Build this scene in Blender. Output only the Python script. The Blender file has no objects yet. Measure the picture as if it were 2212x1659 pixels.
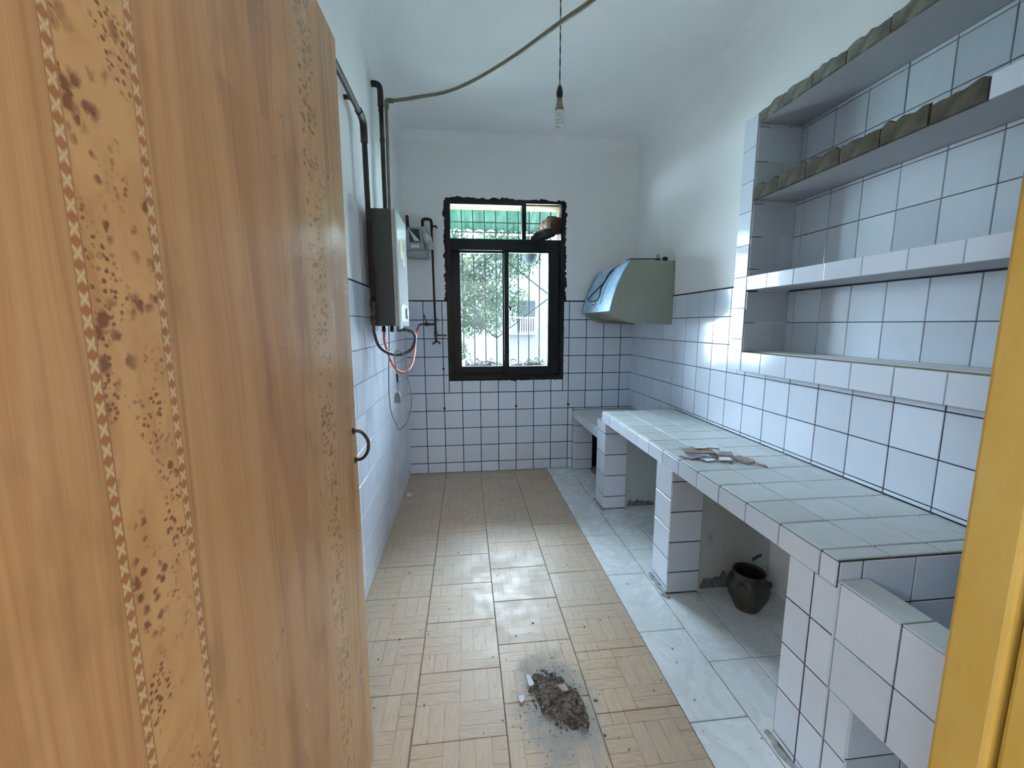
import bpy, bmesh, math, random
from mathutils import Vector, Matrix, noise as mnoise
random.seed(7)
S = bpy.context.scene
COL = S.collection

# ------------------------------------------------------------------ camera
cam = bpy.data.cameras.new('camera')
cam.sensor_fit = 'HORIZONTAL'; cam.sensor_width = 36.0
cam.lens = 36.0 * 894.792 / 2212.0
cam.clip_start = 0.01; cam.clip_end = 200
camo = bpy.data.objects.new('camera', cam); COL.objects.link(camo)
CX, CZ = 0.498, 1.2815
PITCH, YAW, ROLL = 0.1422, 0.11, -0.0035
fwd = Vector((math.sin(YAW)*math.cos(PITCH), math.cos(YAW)*math.cos(PITCH), -math.sin(PITCH)))
right = Vector((math.cos(YAW), -math.sin(YAW), 0))
up = right.cross(fwd)
r2 = right*math.cos(ROLL) + up*math.sin(ROLL) * 1.0
u2 = up*math.cos(ROLL) - right*math.sin(ROLL)
M = Matrix((r2, u2, -fwd)).transposed().to_4x4()
M.translation = (CX, 0, CZ)
camo.matrix_world = M
S.camera = camo

# ------------------------------------------------------------------ world, lights, exposure
w = bpy.data.worlds.new('overcast_sky'); S.world = w; w.use_nodes = True
wb = w.node_tree.nodes['Background']
wb.inputs[0].default_value = (0.68, 0.85, 1.0, 1)
wb.inputs[1].default_value = 58.0
D, W, H = 3.529, 1.953, 2.765         # back wall, right wall, ceiling

def area(name, loc, target, sx, sy, power, col, portal=False):
    l = bpy.data.lights.new(name, 'AREA'); l.shape = 'RECTANGLE'; l.size = sx; l.size_y = sy
    l.energy = power; l.color = col
    o = bpy.data.objects.new(name, l); COL.objects.link(o); o.location = loc
    d = Vector(target) - Vector(loc)
    o.rotation_euler = d.to_track_quat('-Z', 'Y').to_euler()
    if portal: l.cycles.is_portal = True
    return o
area('window_portal', (0.84, 3.80, 1.545), (0.84, 0, 1.545), 1.0, 1.48, 1, (1, 1, 1), True)
area('hall_lamp', (-1.55, -1.50, 2.0), (1.2, 0.5, 1.2), 0.30, 0.30, 20, (0.84, 0.93, 1.0))
area('hall_fill_light', (0.75, -1.9, 2.7), (0.7, -0.9, 0), 1.2, 0.5, 40, (0.96, 0.95, 1.0))  # unseen fill light, added to brighten the kitchen through the doorway
S.view_settings.view_transform = 'Standard'
S.view_settings.look = 'None'
S.view_settings.exposure = 0.2
S.view_settings.gamma = 1.0
S.view_settings.use_curve_mapping = False
S.cycles.max_bounces = 14; S.cycles.diffuse_bounces = 8; S.cycles.transparent_max_bounces = 12

# ------------------------------------------------------------------ helpers
def lin(r, g, b):
    f = lambda c: c/12.92 if c <= 0.04045 else ((c+0.055)/1.055)**2.4
    return (f(r/255), f(g/255), f(b/255), 1)
WLOC = {}
def wl(o): return WLOC.get(o, Vector((0, 0, 0)))
def link_mesh(name, me, parent=None, loc=None, rot=None):
    o = bpy.data.objects.new(name, me); COL.objects.link(o)
    l = Vector(loc) if loc is not None else Vector((0, 0, 0))
    WLOC[o] = l
    if parent is not None:
        o.parent = parent; o.location = l - wl(parent)
    else: o.location = l
    if rot is not None: o.rotation_euler = rot
    return o
def obj(name, bm, m, parent=None, smooth=False, keep=None):
    """link a bmesh holding world coordinates as ONE object; origin moves to its centre"""
    bm.normal_update()
    vs = [v.co for v in bm.verts]
    if keep is not None: c = Vector(keep)
    else:
        c = Vector([(min(v[i] for v in vs)+max(v[i] for v in vs))/2 for i in range(3)])
    bmesh.ops.translate(bm, verts=bm.verts, vec=-c)
    me = bpy.data.meshes.new(name); bm.to_mesh(me); bm.free()
    for mm in (m if isinstance(m, (list, tuple)) else [m]): me.materials.append(mm)
    if smooth:
        for p in me.polygons: p.use_smooth = True
    return link_mesh(name, me, parent, c)
def empty(name, loc):
    o = bpy.data.objects.new(name, None); COL.objects.link(o); o.location = loc; WLOC[o] = Vector(loc)
    o.empty_display_size = 0.05
    return o
def tag(o, label=None, cat=None, group=None, kind=None):
    if label: o['label'] = label
    if cat: o['category'] = cat
    if group: o['group'] = group
    if kind: o['kind'] = kind
    return o
def thing(name, loc, label, cat, group=None): return tag(empty(name, loc), label, cat, group)
def BM(): return bmesh.new()
def box(bm, x0, x1, y0, y1, z0, z1, bev=0.0):
    vs = [bm.verts.new((x, y, z)) for x in (x0, x1) for y in (y0, y1) for z in (z0, z1)]
    fs = [bm.faces.new([vs[i] for i in q]) for q in ((0,1,3,2),(4,6,7,5),(0,4,5,1),(2,3,7,6),(0,2,6,4),(1,5,7,3))]
    if bev:
        es = list({e for f in fs for e in f.edges})
        bmesh.ops.bevel(bm, geom=es, offset=bev, segments=2, profile=0.5, affect='EDGES')
    return bm
def bx(*a, bev=0.0): return box(BM(), *a, bev=bev)
def catmull(pts, n=8):
    P = [Vector(p) for p in pts]
    if len(P) < 3 or n < 2: return P
    out = []
    for i in range(len(P)-1):
        p0 = P[max(i-1, 0)]; p1 = P[i]; p2 = P[i+1]; p3 = P[min(i+2, len(P)-1)]
        for k in range(n):
            t = k/n
            out.append(0.5*((2*p1)+(p2-p0)*t+(2*p0-5*p1+4*p2-p3)*t*t+(3*p1-p0-3*p2+p3)*t**3))
    out.append(P[-1]); return out
def tube(bm, pts, r, seg=10, n=8, cap=True, rf=None):
    path = catmull(pts, n) if n > 1 else [Vector(p) for p in pts]
    rings = []; nrm = None
    for i, p in enumerate(path):
        t = (path[min(i+1, len(path)-1)]-path[max(i-1, 0)]).normalized()
        if nrm is None:
            nrm = t.orthogonal().normalized()
        else:
            nrm = (nrm - t*nrm.dot(t))
            nrm = nrm.normalized() if nrm.length > 1e-6 else t.orthogonal().normalized()
        b = t.cross(nrm)
        rr = r if rf is None else rf(i/(len(path)-1))*r
        rings.append([bm.verts.new(p+(nrm*math.cos(2*math.pi*k/seg)+b*math.sin(2*math.pi*k/seg))*rr) for k in range(seg)])
    for a, b_ in zip(rings, rings[1:]):
        for k in range(seg): bm.faces.new((a[k], a[(k+1) % seg], b_[(k+1) % seg], b_[k]))
    if cap:
        bm.faces.new(rings[0][::-1]); bm.faces.new(rings[-1])
    return bm
def lathe(bm, prof, c, axis='Z', seg=24):
    rings = []
    for r, h in prof:
        ring = []
        for k in range(seg):
            a = 2*math.pi*k/seg; x, y = r*math.cos(a), r*math.sin(a)
            v = {'Z': (x, y, h), 'X': (h, x, y), 'Y': (x, h, -y)}[axis]
            ring.append(bm.verts.new(Vector(c)+Vector(v)))
        rings.append(ring)
    for a, b in zip(rings, rings[1:]):
        for k in range(seg): bm.faces.new((a[k], a[(k+1) % seg], b[(k+1) % seg], b[k]))
    if prof[0][0] > 1e-5: bm.faces.new(rings[0][::-1])
    if prof[-1][0] > 1e-5: bm.faces.new(rings[-1])
    return bm
def prism(bm, poly, d0, d1, axis='Y'):
    """poly in the plane across axis: Y -> (x,z), Z -> (x,y), X -> (y,z)"""
    mk = {'Y': lambda p, d: (p[0], d, p[1]), 'Z': lambda p, d: (p[0], p[1], d), 'X': lambda p, d: (d, p[0], p[1])}[axis]
    a = [bm.verts.new(mk(p, d0)) for p in poly]; b = [bm.verts.new(mk(p, d1)) for p in poly]
    n = len(poly)
    bm.faces.new(a); bm.faces.new(b[::-1])
    for i in range(n): bm.faces.new((a[i], b[i], b[(i+1) % n], a[(i+1) % n]))
    bmesh.ops.recalc_face_normals(bm, faces=bm.faces)
    return bm
def rough(bm, amp, sc=30.0, seed=0):
    for v in bm.verts:
        n = mnoise.noise_vector(v.co*sc+Vector((seed*7.3, seed*1.7, seed*3.1)))
        v.co += n*amp
    return bm

# ------------------------------------------------------------------ materials
class NT:
    def __init__(s, name):
        s.m = bpy.data.materials.new(name); s.m.use_nodes = True
        s.t = s.m.node_tree; s.n = s.t.nodes; s.l = s.t.links
        s.p = s.n['Principled BSDF']; s.out = s.n['Material Output']
    def add(s, typ, **kw):
        nd = s.n.new(typ)
        for k, v in kw.items():
            if k.startswith('i_'):
                key = k[2:]; key = int(key) if key.isdigit() else key
                s.set(nd.inputs[key], v)
            else: setattr(nd, k, v)
        return nd
    def set(s, inp, v):
        if isinstance(v, bpy.types.NodeSocket): s.l.new(v, inp)
        else: inp.default_value = v
    def math(s, op, a, b=0.0, c=0.0, clamp=False):
        nd = s.n.new('ShaderNodeMath'); nd.operation = op; nd.use_clamp = clamp
        for i, v in enumerate((a, b, c)): s.set(nd.inputs[i], v)
        return nd.outputs[0]
    def mix(s, f, a, b, blend='MIX'):
        nd = s.n.new('ShaderNodeMix'); nd.data_type = 'RGBA'; nd.blend_type = blend
        s.set(nd.inputs['Factor'], f)
        for k, v in ((6, a), (7, b)): s.set(nd.inputs[k], v)
        return nd.outputs[2]
    def noise(s, vec, scale, detail=3, rough=0.5, dist=0.0):
        nd = s.add('ShaderNodeTexNoise'); s.set(nd.inputs['Scale'], scale); s.set(nd.inputs['Detail'], detail)
        s.set(nd.inputs['Roughness'], rough); s.set(nd.inputs['Distortion'], dist)
        if vec is not None: s.l.new(vec, nd.inputs['Vector'])
        return nd.outputs[0]
    def ramp(s, fac, *stops):
        nd = s.add('ShaderNodeValToRGB'); s.set(nd.inputs[0], fac); e = nd.color_ramp.elements
        while len(e) < len(stops): e.new(0.5)
        for q, (p, c) in zip(e, stops):
            q.position = p; q.color = c if isinstance(c, (tuple, list)) else (c, c, c, 1)
        return nd.outputs[0]
    def co(s, kind='Object'): return s.add('ShaderNodeTexCoord').outputs[kind]
    def pos(s): return s.add('ShaderNodeNewGeometry').outputs['Position']
    def rnd(s): return s.add('ShaderNodeObjectInfo').outputs['Random']
    def map(s, vec, scale=(1, 1, 1), loc=(0, 0, 0)):
        nd = s.add('ShaderNodeMapping'); s.l.new(vec, nd.inputs[0])
        s.set(nd.inputs['Scale'], scale); s.set(nd.inputs['Location'], loc); return nd.outputs[0]
    def bump(s, h, strength=0.2, dist=0.01):
        nd = s.add('ShaderNodeBump'); s.set(nd.inputs['Strength'], strength); s.set(nd.inputs['Distance'], dist)
        s.l.new(h, nd.inputs['Height']); s.l.new(nd.outputs[0], s.p.inputs['Normal'])
    def fin(s, col=None, rough=None, metal=None, spec=None, coat=None):
        for k, v in (('Base Color', col), ('Roughness', rough), ('Metallic', metal), ('Specular IOR Level', spec), ('Coat Weight', coat)):
            if v is not None: s.set(s.p.inputs[k], v)
        return s.m
def simple(name, c, rough=0.5, metal=0.0, var=0.08, sc=8.0, bump=0.0, coat=None):
    t = NT(name); n = t.noise(t.co(), sc, 4)
    d = tuple(x*(1-var*2) for x in c[:3])+(1,); b = tuple(min(1, x*(1+var)) for x in c[:3])+(1,)
    col = t.ramp(n, (0.3, d), (0.7, b))
    if bump: t.bump(t.noise(t.co(), sc*6, 4), bump, 0.004)
    return t.fin(col, rough, metal, coat=coat)

def plaster(name, c, dirt=0.15, dirtcol=(0.25, 0.25, 0.22, 1), bump=0.08, sc=1.3):
    t = NT(name); p = t.pos()
    n = t.noise(p, sc, 5, 0.6); n2 = t.noise(p, 9, 4, 0.6)
    c2 = tuple(x*0.93 for x in c[:3])+(1,)
    col = t.mix(t.ramp(n, (0.35, 0.0), (0.7, 1.0)), c, c2)
    col = t.mix(t.math('MULTIPLY', t.ramp(n2, (0.62, 0.0), (0.8, 1.0)), dirt), col, dirtcol)
    t.bump(t.noise(p, 40, 4), bump, 0.004)
    return t.fin(col, 0.75, spec=0.25)
WHITE = lin(243, 245, 245)
m_wall = plaster('white_wall_paint', WHITE, 0.03)
m_ceil = plaster('ceiling_paint', lin(246, 248, 249), 0.0)
m_hall = plaster('hall_paint', lin(225, 222, 214), 0.0)
m_rawplaster = plaster('raw_plaster', lin(190, 195, 195), 0.6, lin(95, 95, 90), 0.5, 4.0)
m_cement = plaster('cement_skim', lin(176, 180, 186), 0.35, lin(120, 120, 122), 0.4, 3.0)
m_dusty = plaster('dust_covered_cement', lin(165, 158, 138), 0.5, lin(110, 105, 90), 0.4, 4.0)
def grout(name, a, b):
    t = NT(name); n = t.noise(t.pos(), 14, 4)
    return t.fin(t.ramp(n, (0.35, a), (0.65, b)), 0.9)
m_grout = grout('dark_grout', lin(26, 29, 40), lin(66, 70, 82))
m_grout_b = grout('black_grout', lin(8, 10, 18), lin(34, 38, 52))
m_grout_w = grout('brown_grout', lin(52, 44, 40), lin(86, 78, 72))
m_grout_f = grout('floor_grout', lin(92, 90, 88), lin(128, 122, 114))

def tilemat(name, c, rough=0.13, grime=0.15, dust=0.0, dustc=(0.4, 0.42, 0.38, 1), vary=0.07):
    t = NT(name); o = t.co(); p = t.pos(); r = t.rnd()
    d = tuple(x*(1-vary*2) for x in c[:3])+(1,)
    col = t.mix(r, c, d)
    n = t.noise(p, 5, 5, 0.65)
    col = t.mix(t.math('MULTIPLY', t.ramp(n, (0.5, 0.0), (0.8, 1.0)), grime), col, lin(140, 142, 140))
    rg = rough
    if dust:
        n2 = t.noise(p, 16, 6, 0.7)
        n3 = t.noise(p, 3, 3, 0.6)
        f = t.math('MULTIPLY', t.math('ADD', t.ramp(n2, (0.35, 0.3), (0.7, 1.0)), t.ramp(n3, (0.3, -0.2), (0.7, 0.4))), dust, clamp=True)
        col = t.mix(f, col, dustc)
        rg = t.math('ADD', rough, t.math('MULTIPLY', f, 0.45))
    sep = t.add('ShaderNodeCombineXYZ'); t.set(sep.inputs[0], t.math('MULTIPLY', r, 31.0)); t.set(sep.inputs[1], t.math('MULTIPLY', r, 17.0))
    va = t.add('ShaderNodeVectorMath', operation='ADD'); t.l.new(o, va.inputs[0]); t.l.new(sep.outputs[0], va.inputs[1])
    t.bump(t.noise(va.outputs[0], 9, 2), 0.12, 0.01)
    return t.fin(col, rg, spec=0.5)
m_tile = tilemat('glazed_white_tile', lin(226, 234, 248), 0.12, 0.10, vary=0.06)
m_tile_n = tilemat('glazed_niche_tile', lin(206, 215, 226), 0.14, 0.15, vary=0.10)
m_tile_d = tilemat('dusty_counter_tile', lin(226, 231, 234), 0.25, 0.2, 0.45, lin(200, 206, 203))
m_marble_t = NT('white_marble_tile')
def _marble():
    t = m_marble_t; p = t.pos()
    n = t.noise(p, 3.0, 6, 0.65, 1.2)
    col = t.ramp(n, (0.30, lin(222, 228, 232)), (0.47, lin(242, 246, 248)), (0.5, lin(226, 231, 235)), (0.62, lin(244, 248, 249)))
    n2 = t.noise(p, 12, 5, 0.7)
    col = t.mix(t.math('MULTIPLY', t.ramp(n2, (0.52, 0.0), (0.8, 1.0)), 0.3), col, lin(178, 178, 170))
    r = t.rnd(); col = t.mix(t.math('MULTIPLY', r, 0.3), col, lin(214, 220, 222))
    return t.fin(col, t.ramp(n2, (0.3, 0.14), (0.75, 0.4)), spec=0.5)
m_marble = _marble()

def parquet():
    t = NT('parquet_print_floor_tile'); o = t.co(); p = t.pos(); r = t.rnd()
    s = t.add('ShaderNodeSeparateXYZ'); t.l.new(o, s.inputs[0])
    B = 0.150; BY = 0.132
    sx = t.math('MULTIPLY', t.math('FLOOR', t.math('MULTIPLY', r, 3.0)), 0.05)
    sy = t.math('MULTIPLY', t.math('FLOOR', t.math('MULTIPLY', t.math('FRACT', t.math('MULTIPLY', r, 7.31)), 3.0)), 0.044)
    x = t.math('DIVIDE', t.math('ADD', t.math('ADD', s.outputs[0], 3.0), sx), B)
    y = t.math('DIVIDE', t.math('ADD', t.math('ADD', s.outputs[1], 3.036), sy), BY)
    fx, fy = t.math('FLOOR', x), t.math('FLOOR', y)
    par = t.math('MODULO', t.math('ADD', fx, fy), 2.0)          # 0 / 1 checker
    ux, uy = t.math('FRACT', x), t.math('FRACT', y)
    def line(u, w):                                             # dark where u is near 0 or 1
        d = t.math('MINIMUM', u, t.math('SUBTRACT', 1.0, u))
        return t.math('LESS_THAN', d, w)
    bx_, by_ = line(ux, 0.009), line(uy, 0.010)
    s3x, s3y = line(t.math('FRACT', t.math('MULTIPLY', ux, 3.0)), 0.030), line(t.math('FRACT', t.math('MULTIPLY', uy, 3.0)), 0.034)
    strips = t.math('ADD', t.math('MULTIPLY', par, s3x), t.math('MULTIPLY', t.math('SUBTRACT', 1.0, par), s3y))
    ln = t.math('MAXIMUM', t.math('MAXIMUM', bx_, by_), strips)
    # grain along the strip
    ga = t.noise(t.map(o, (160, 14, 1)), 1.0, 4, 0.6, 1.5); gb = t.noise(t.map(o, (14, 160, 1)), 1.0, 4, 0.6, 1.5)
    g = t.math('ADD', t.math('MULTIPLY', par, ga), t.math('MULTIPLY', t.math('SUBTRACT', 1.0, par), gb))
    col = t.ramp(g, (0.35, lin(178, 151, 125)), (0.6, lin(203, 179, 153)))
    col = t.mix(t.math('MULTIPLY', par, 0.15), col, lin(210, 192, 170))
    col = t.mix(t.math('MULTIPLY', r, 0.3), col, lin(180, 164, 148))
    brk = t.ramp(t.noise(p, 14, 3), (0.3, 0.15), (0.62, 0.75))
    col = t.mix(t.math('MULTIPLY', ln, brk), col, lin(132, 104, 84))
    # dirt film
    n = t.noise(p, 2.6, 5, 0.65)
    df = t.math('MULTIPLY', t.ramp(n, (0.42, 0.0), (0.72, 1.0)), 0.4)
    col = t.mix(df, col, lin(176, 168, 160))
    # dust around the rubble heap
    sub = t.add('ShaderNodeVectorMath', operation='SUBTRACT'); t.l.new(p, sub.inputs[0]); sub.inputs[1].default_value = (0.785, 1.22, 0)
    mp = t.map(sub.outputs[0], (6.2, 3.6, 0)); ln_ = t.add('ShaderNodeVectorMath', operation='LENGTH'); t.l.new(mp, ln_.inputs[0])
    dd = t.math('ADD', ln_.outputs['Value'], t.math('MULTIPLY', t.math('SUBTRACT', t.noise(p, 12, 5, 0.7), 0.5), 1.3))
    dm = t.ramp(dd, (0.45, 0.85), (1.0, 0.0))
    col = t.mix(dm, col, lin(140, 146, 146))
    rg = t.math('ADD', t.ramp(t.noise(p, 9, 5, 0.7), (0.35, 0.34), (0.7, 0.58)), t.math('MULTIPLY', dm, 0.4))
    t.bump(t.math('SUBTRACT', 0.0, ln), 0.25, 0.002)
    return t.fin(col, rg, spec=0.45)
m_parquet = parquet()

m_black = simple('black_gloss_paint', (0.006, 0.0065, 0.008, 1), 0.30, var=0.3, bump=0.15)
m_black.node_tree.nodes['Principled BSDF'].inputs['Specular IOR Level'].default_value = 0.3
m_iron = simple('rust_black_pipe', (0.026, 0.016, 0.011, 1), 0.6, 0.0, var=0.35, sc=25, bump=0.2)
m_brass = simple('aged_brass_fitting', (0.12, 0.10, 0.075, 1), 0.35, 0.8, var=0.3, sc=40)
m_conduit = simple('grey_plastic_conduit', lin(122, 118, 100), 0.5, var=0.15, sc=12)
m_rubber = simple('black_rubber_hose', (0.020, 0.020, 0.021, 1), 0.4, var=0.2)
m_braid = simple('grey_braided_hose', (0.10, 0.10, 0.10, 1), 0.35, 0.5, var=0.4, sc=120)
m_orange = simple('orange_gas_hose', lin(232, 92, 40), 0.4, var=0.06)
m_cord = simple('grey_power_cord', lin(128, 126, 118), 0.5)
m_heat_side = simple('grey_heater_steel', lin(72, 73, 72), 0.4, 0.1, var=0.05)
m_heat_front = simple('white_heater_enamel', lin(232, 238, 238), 0.18, var=0.02)
m_chrome = simple('brushed_aluminium', (0.60, 0.56, 0.50, 1), 0.3, 0.9, var=0.1, sc=30)
m_dark = simple('black_plastic', (0.012, 0.012, 0.013, 1), 0.4)
m_meter = simple('pale_grey_meter_case', lin(150, 158, 164), 0.4)
m_meter_g = simple('smoked_meter_glass', (0.03, 0.035, 0.04, 1), 0.08)
m_paper = simple('white_paper_sticker', lin(225, 226, 224), 0.6, var=0.03)
m_yellow_s = simple('yellow_sticker', lin(214, 205, 120), 0.5)
m_film = simple('clear_plastic_wrap', lin(196, 204, 200), 0.15, var=0.2, sc=20)
m_hood = simple('olive_grey_enamel', lin(146, 152, 138), 0.35, var=0.04, sc=5)
m_hood_u = simple('greasy_hood_underside', lin(140, 138, 110), 0.4, var=0.2, sc=14)
m_hood_f = simple('pale_blue_hood_panel', lin(158, 196, 226), 0.22, var=0.14, sc=12)
m_hood_e = simple('blue_film_edge', lin(66, 118, 158), 0.3)
m_bakelite = simple('black_bakelite', (0.010, 0.010, 0.013, 1), 0.4)
m_brasslamp = simple('tarnished_lamp_holder', lin(132, 126, 110), 0.35, 0.6, var=0.2, sc=30)
m_pot = simple('dark_clay_glaze', lin(62, 58, 54), 0.45, var=0.3, sc=14, bump=0.3)
m_mortar = simple('grey_mortar', lin(118, 117, 108), 0.95, var=0.28, sc=22, bump=0.8)
m_patch = simple('grey_undercoat', lin(120, 124, 126), 0.95, var=0.3, sc=40, bump=0.6)
m_fillet = simple('pale_mortar', lin(176, 178, 174), 0.95, var=0.2, sc=30, bump=0.6)
m_mortar_d = simple('brown_grey_mortar', lin(88, 84, 72), 0.95, var=0.25, sc=22, bump=0.8)
m_rub = simple('rubble_dust', lin(112, 104, 96), 0.95, var=0.4, sc=70, bump=0.7)
m_bisque = simple('tile_bisque_back', lin(176, 158, 150), 0.9, var=0.12, sc=60, bump=0.3)
m_bark = simple('tree_bark', lin(86, 78, 66), 0.9, var=0.2)
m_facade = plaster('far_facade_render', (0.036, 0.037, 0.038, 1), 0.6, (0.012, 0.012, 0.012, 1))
m_bars = simple('galvanised_bar', (0.012, 0.013, 0.014, 1), 0.6)
m_blueglass = simple('blue_window_glass', (0.006, 0.009, 0.03, 1), 0.5)
m_shade = simple('dark_window_glass', (0.008, 0.009, 0.011, 1), 0.5)
m_ground = simple('outdoor_concrete', lin(190, 188, 180), 0.9)
m_twig = simple('dry_twigs', (0.012, 0.012, 0.009, 1), 0.9)
m_bag = simple('white_plastic_bag', (0.10, 0.105, 0.12, 1), 0.3)
m_duct = simple('rusty_brown_duct', (0.075, 0.030, 0.010, 1), 0.75, 0.0, var=0.45, sc=30, bump=0.6)
m_cap = simple('grey_duct_cap', (0.06, 0.075, 0.08, 1), 0.5)
m_handle = simple('dark_bronze_handle', (0.08, 0.06, 0.045, 1), 0.35, 0.8, var=0.3, sc=60)
m_edge = simple('door_edge_wood', lin(120, 92, 66), 0.6)

def leafmat():
    t = NT('green_leaf'); r = t.noise(t.pos(), 3.0, 2)
    col = t.ramp(r, (0.35, (0.0045, 0.0090, 0.0050, 1)), (0.65, (0.014, 0.024, 0.012, 1)))
    t.fin(col, 0.7, spec=0.0)
    tr = t.add('ShaderNodeBsdfTranslucent'); t.l.new(col, tr.inputs[0])
    mx = t.add('ShaderNodeMixShader'); mx.inputs[0].default_value = 0.25
    t.l.new(t.p.outputs[0], mx.inputs[1]); t.l.new(tr.outputs[0], mx.inputs[2]); t.l.new(mx.outputs[0], t.out.inputs[0])
    return t.m
m_leaf = leafmat()
def awningmat():
    t = NT('green_translucent_sheet'); n = t.noise(t.map(t.pos(), (6, 1, 1)), 4, 4)
    col = t.ramp(n, (0.3, (0.022, 0.050, 0.038, 1)), (0.7, (0.060, 0.105, 0.085, 1)))
    t.fin(col, 0.5, spec=0.0)
    tr = t.add('ShaderNodeBsdfTranslucent'); t.l.new(col, tr.inputs[0])
    mx = t.add('ShaderNodeMixShader'); mx.inputs[0].default_value = 0.6
    t.l.new(t.p.outputs[0], mx.inputs[1]); t.l.new(tr.outputs[0], mx.inputs[2]); t.l.new(mx.outputs[0], t.out.inputs[0])
    return t.m
m_awning = awningmat()
def glassmat(name, tint, haze):
    t = NT(name)
    tp = t.add('ShaderNodeBsdfTransparent'); tp.inputs[0].default_value = tint
    gl = t.add('ShaderNodeBsdfGlossy'); gl.inputs['Roughness'].default_value = 0.03
    fr = t.add('ShaderNodeFresnel'); fr.inputs[0].default_value = 1.45
    m1 = t.add('ShaderNodeMixShader'); t.l.new(fr.outputs[0], m1.inputs[0]); t.l.new(tp.outputs[0], m1.inputs[1]); t.l.new(gl.outputs[0], m1.inputs[2])
    df = t.add('ShaderNodeBsdfTranslucent'); df.inputs[0].default_value = (0.85, 0.9, 0.92, 1)
    n = t.noise(t.pos(), 7, 5, 0.6)
    f = t.ramp(n, (0.35, haze*0.4), (0.75, haze*2.0))
    m2 = t.add('ShaderNodeMixShader'); t.l.new(f, m2.inputs[0]); t.l.new(m1.outputs[0], m2.inputs[1]); t.l.new(df.outputs[0], m2.inputs[2])
    t.l.new(m2.outputs[0], t.out.inputs[0]); return t.m
m_glass = glassmat('dusty_window_glass', (0.95, 0.97, 0.97, 1), 0.005)
m_glass_g = glassmat('greenish_window_glass', (0.86, 0.97, 0.92, 1), 0.006)
def bulbglass():
    t = NT('cfl_tube_glass'); return t.fin(lin(226, 228, 224), 0.12, coat=0.3)
m_bulb = bulbglass()

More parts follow.
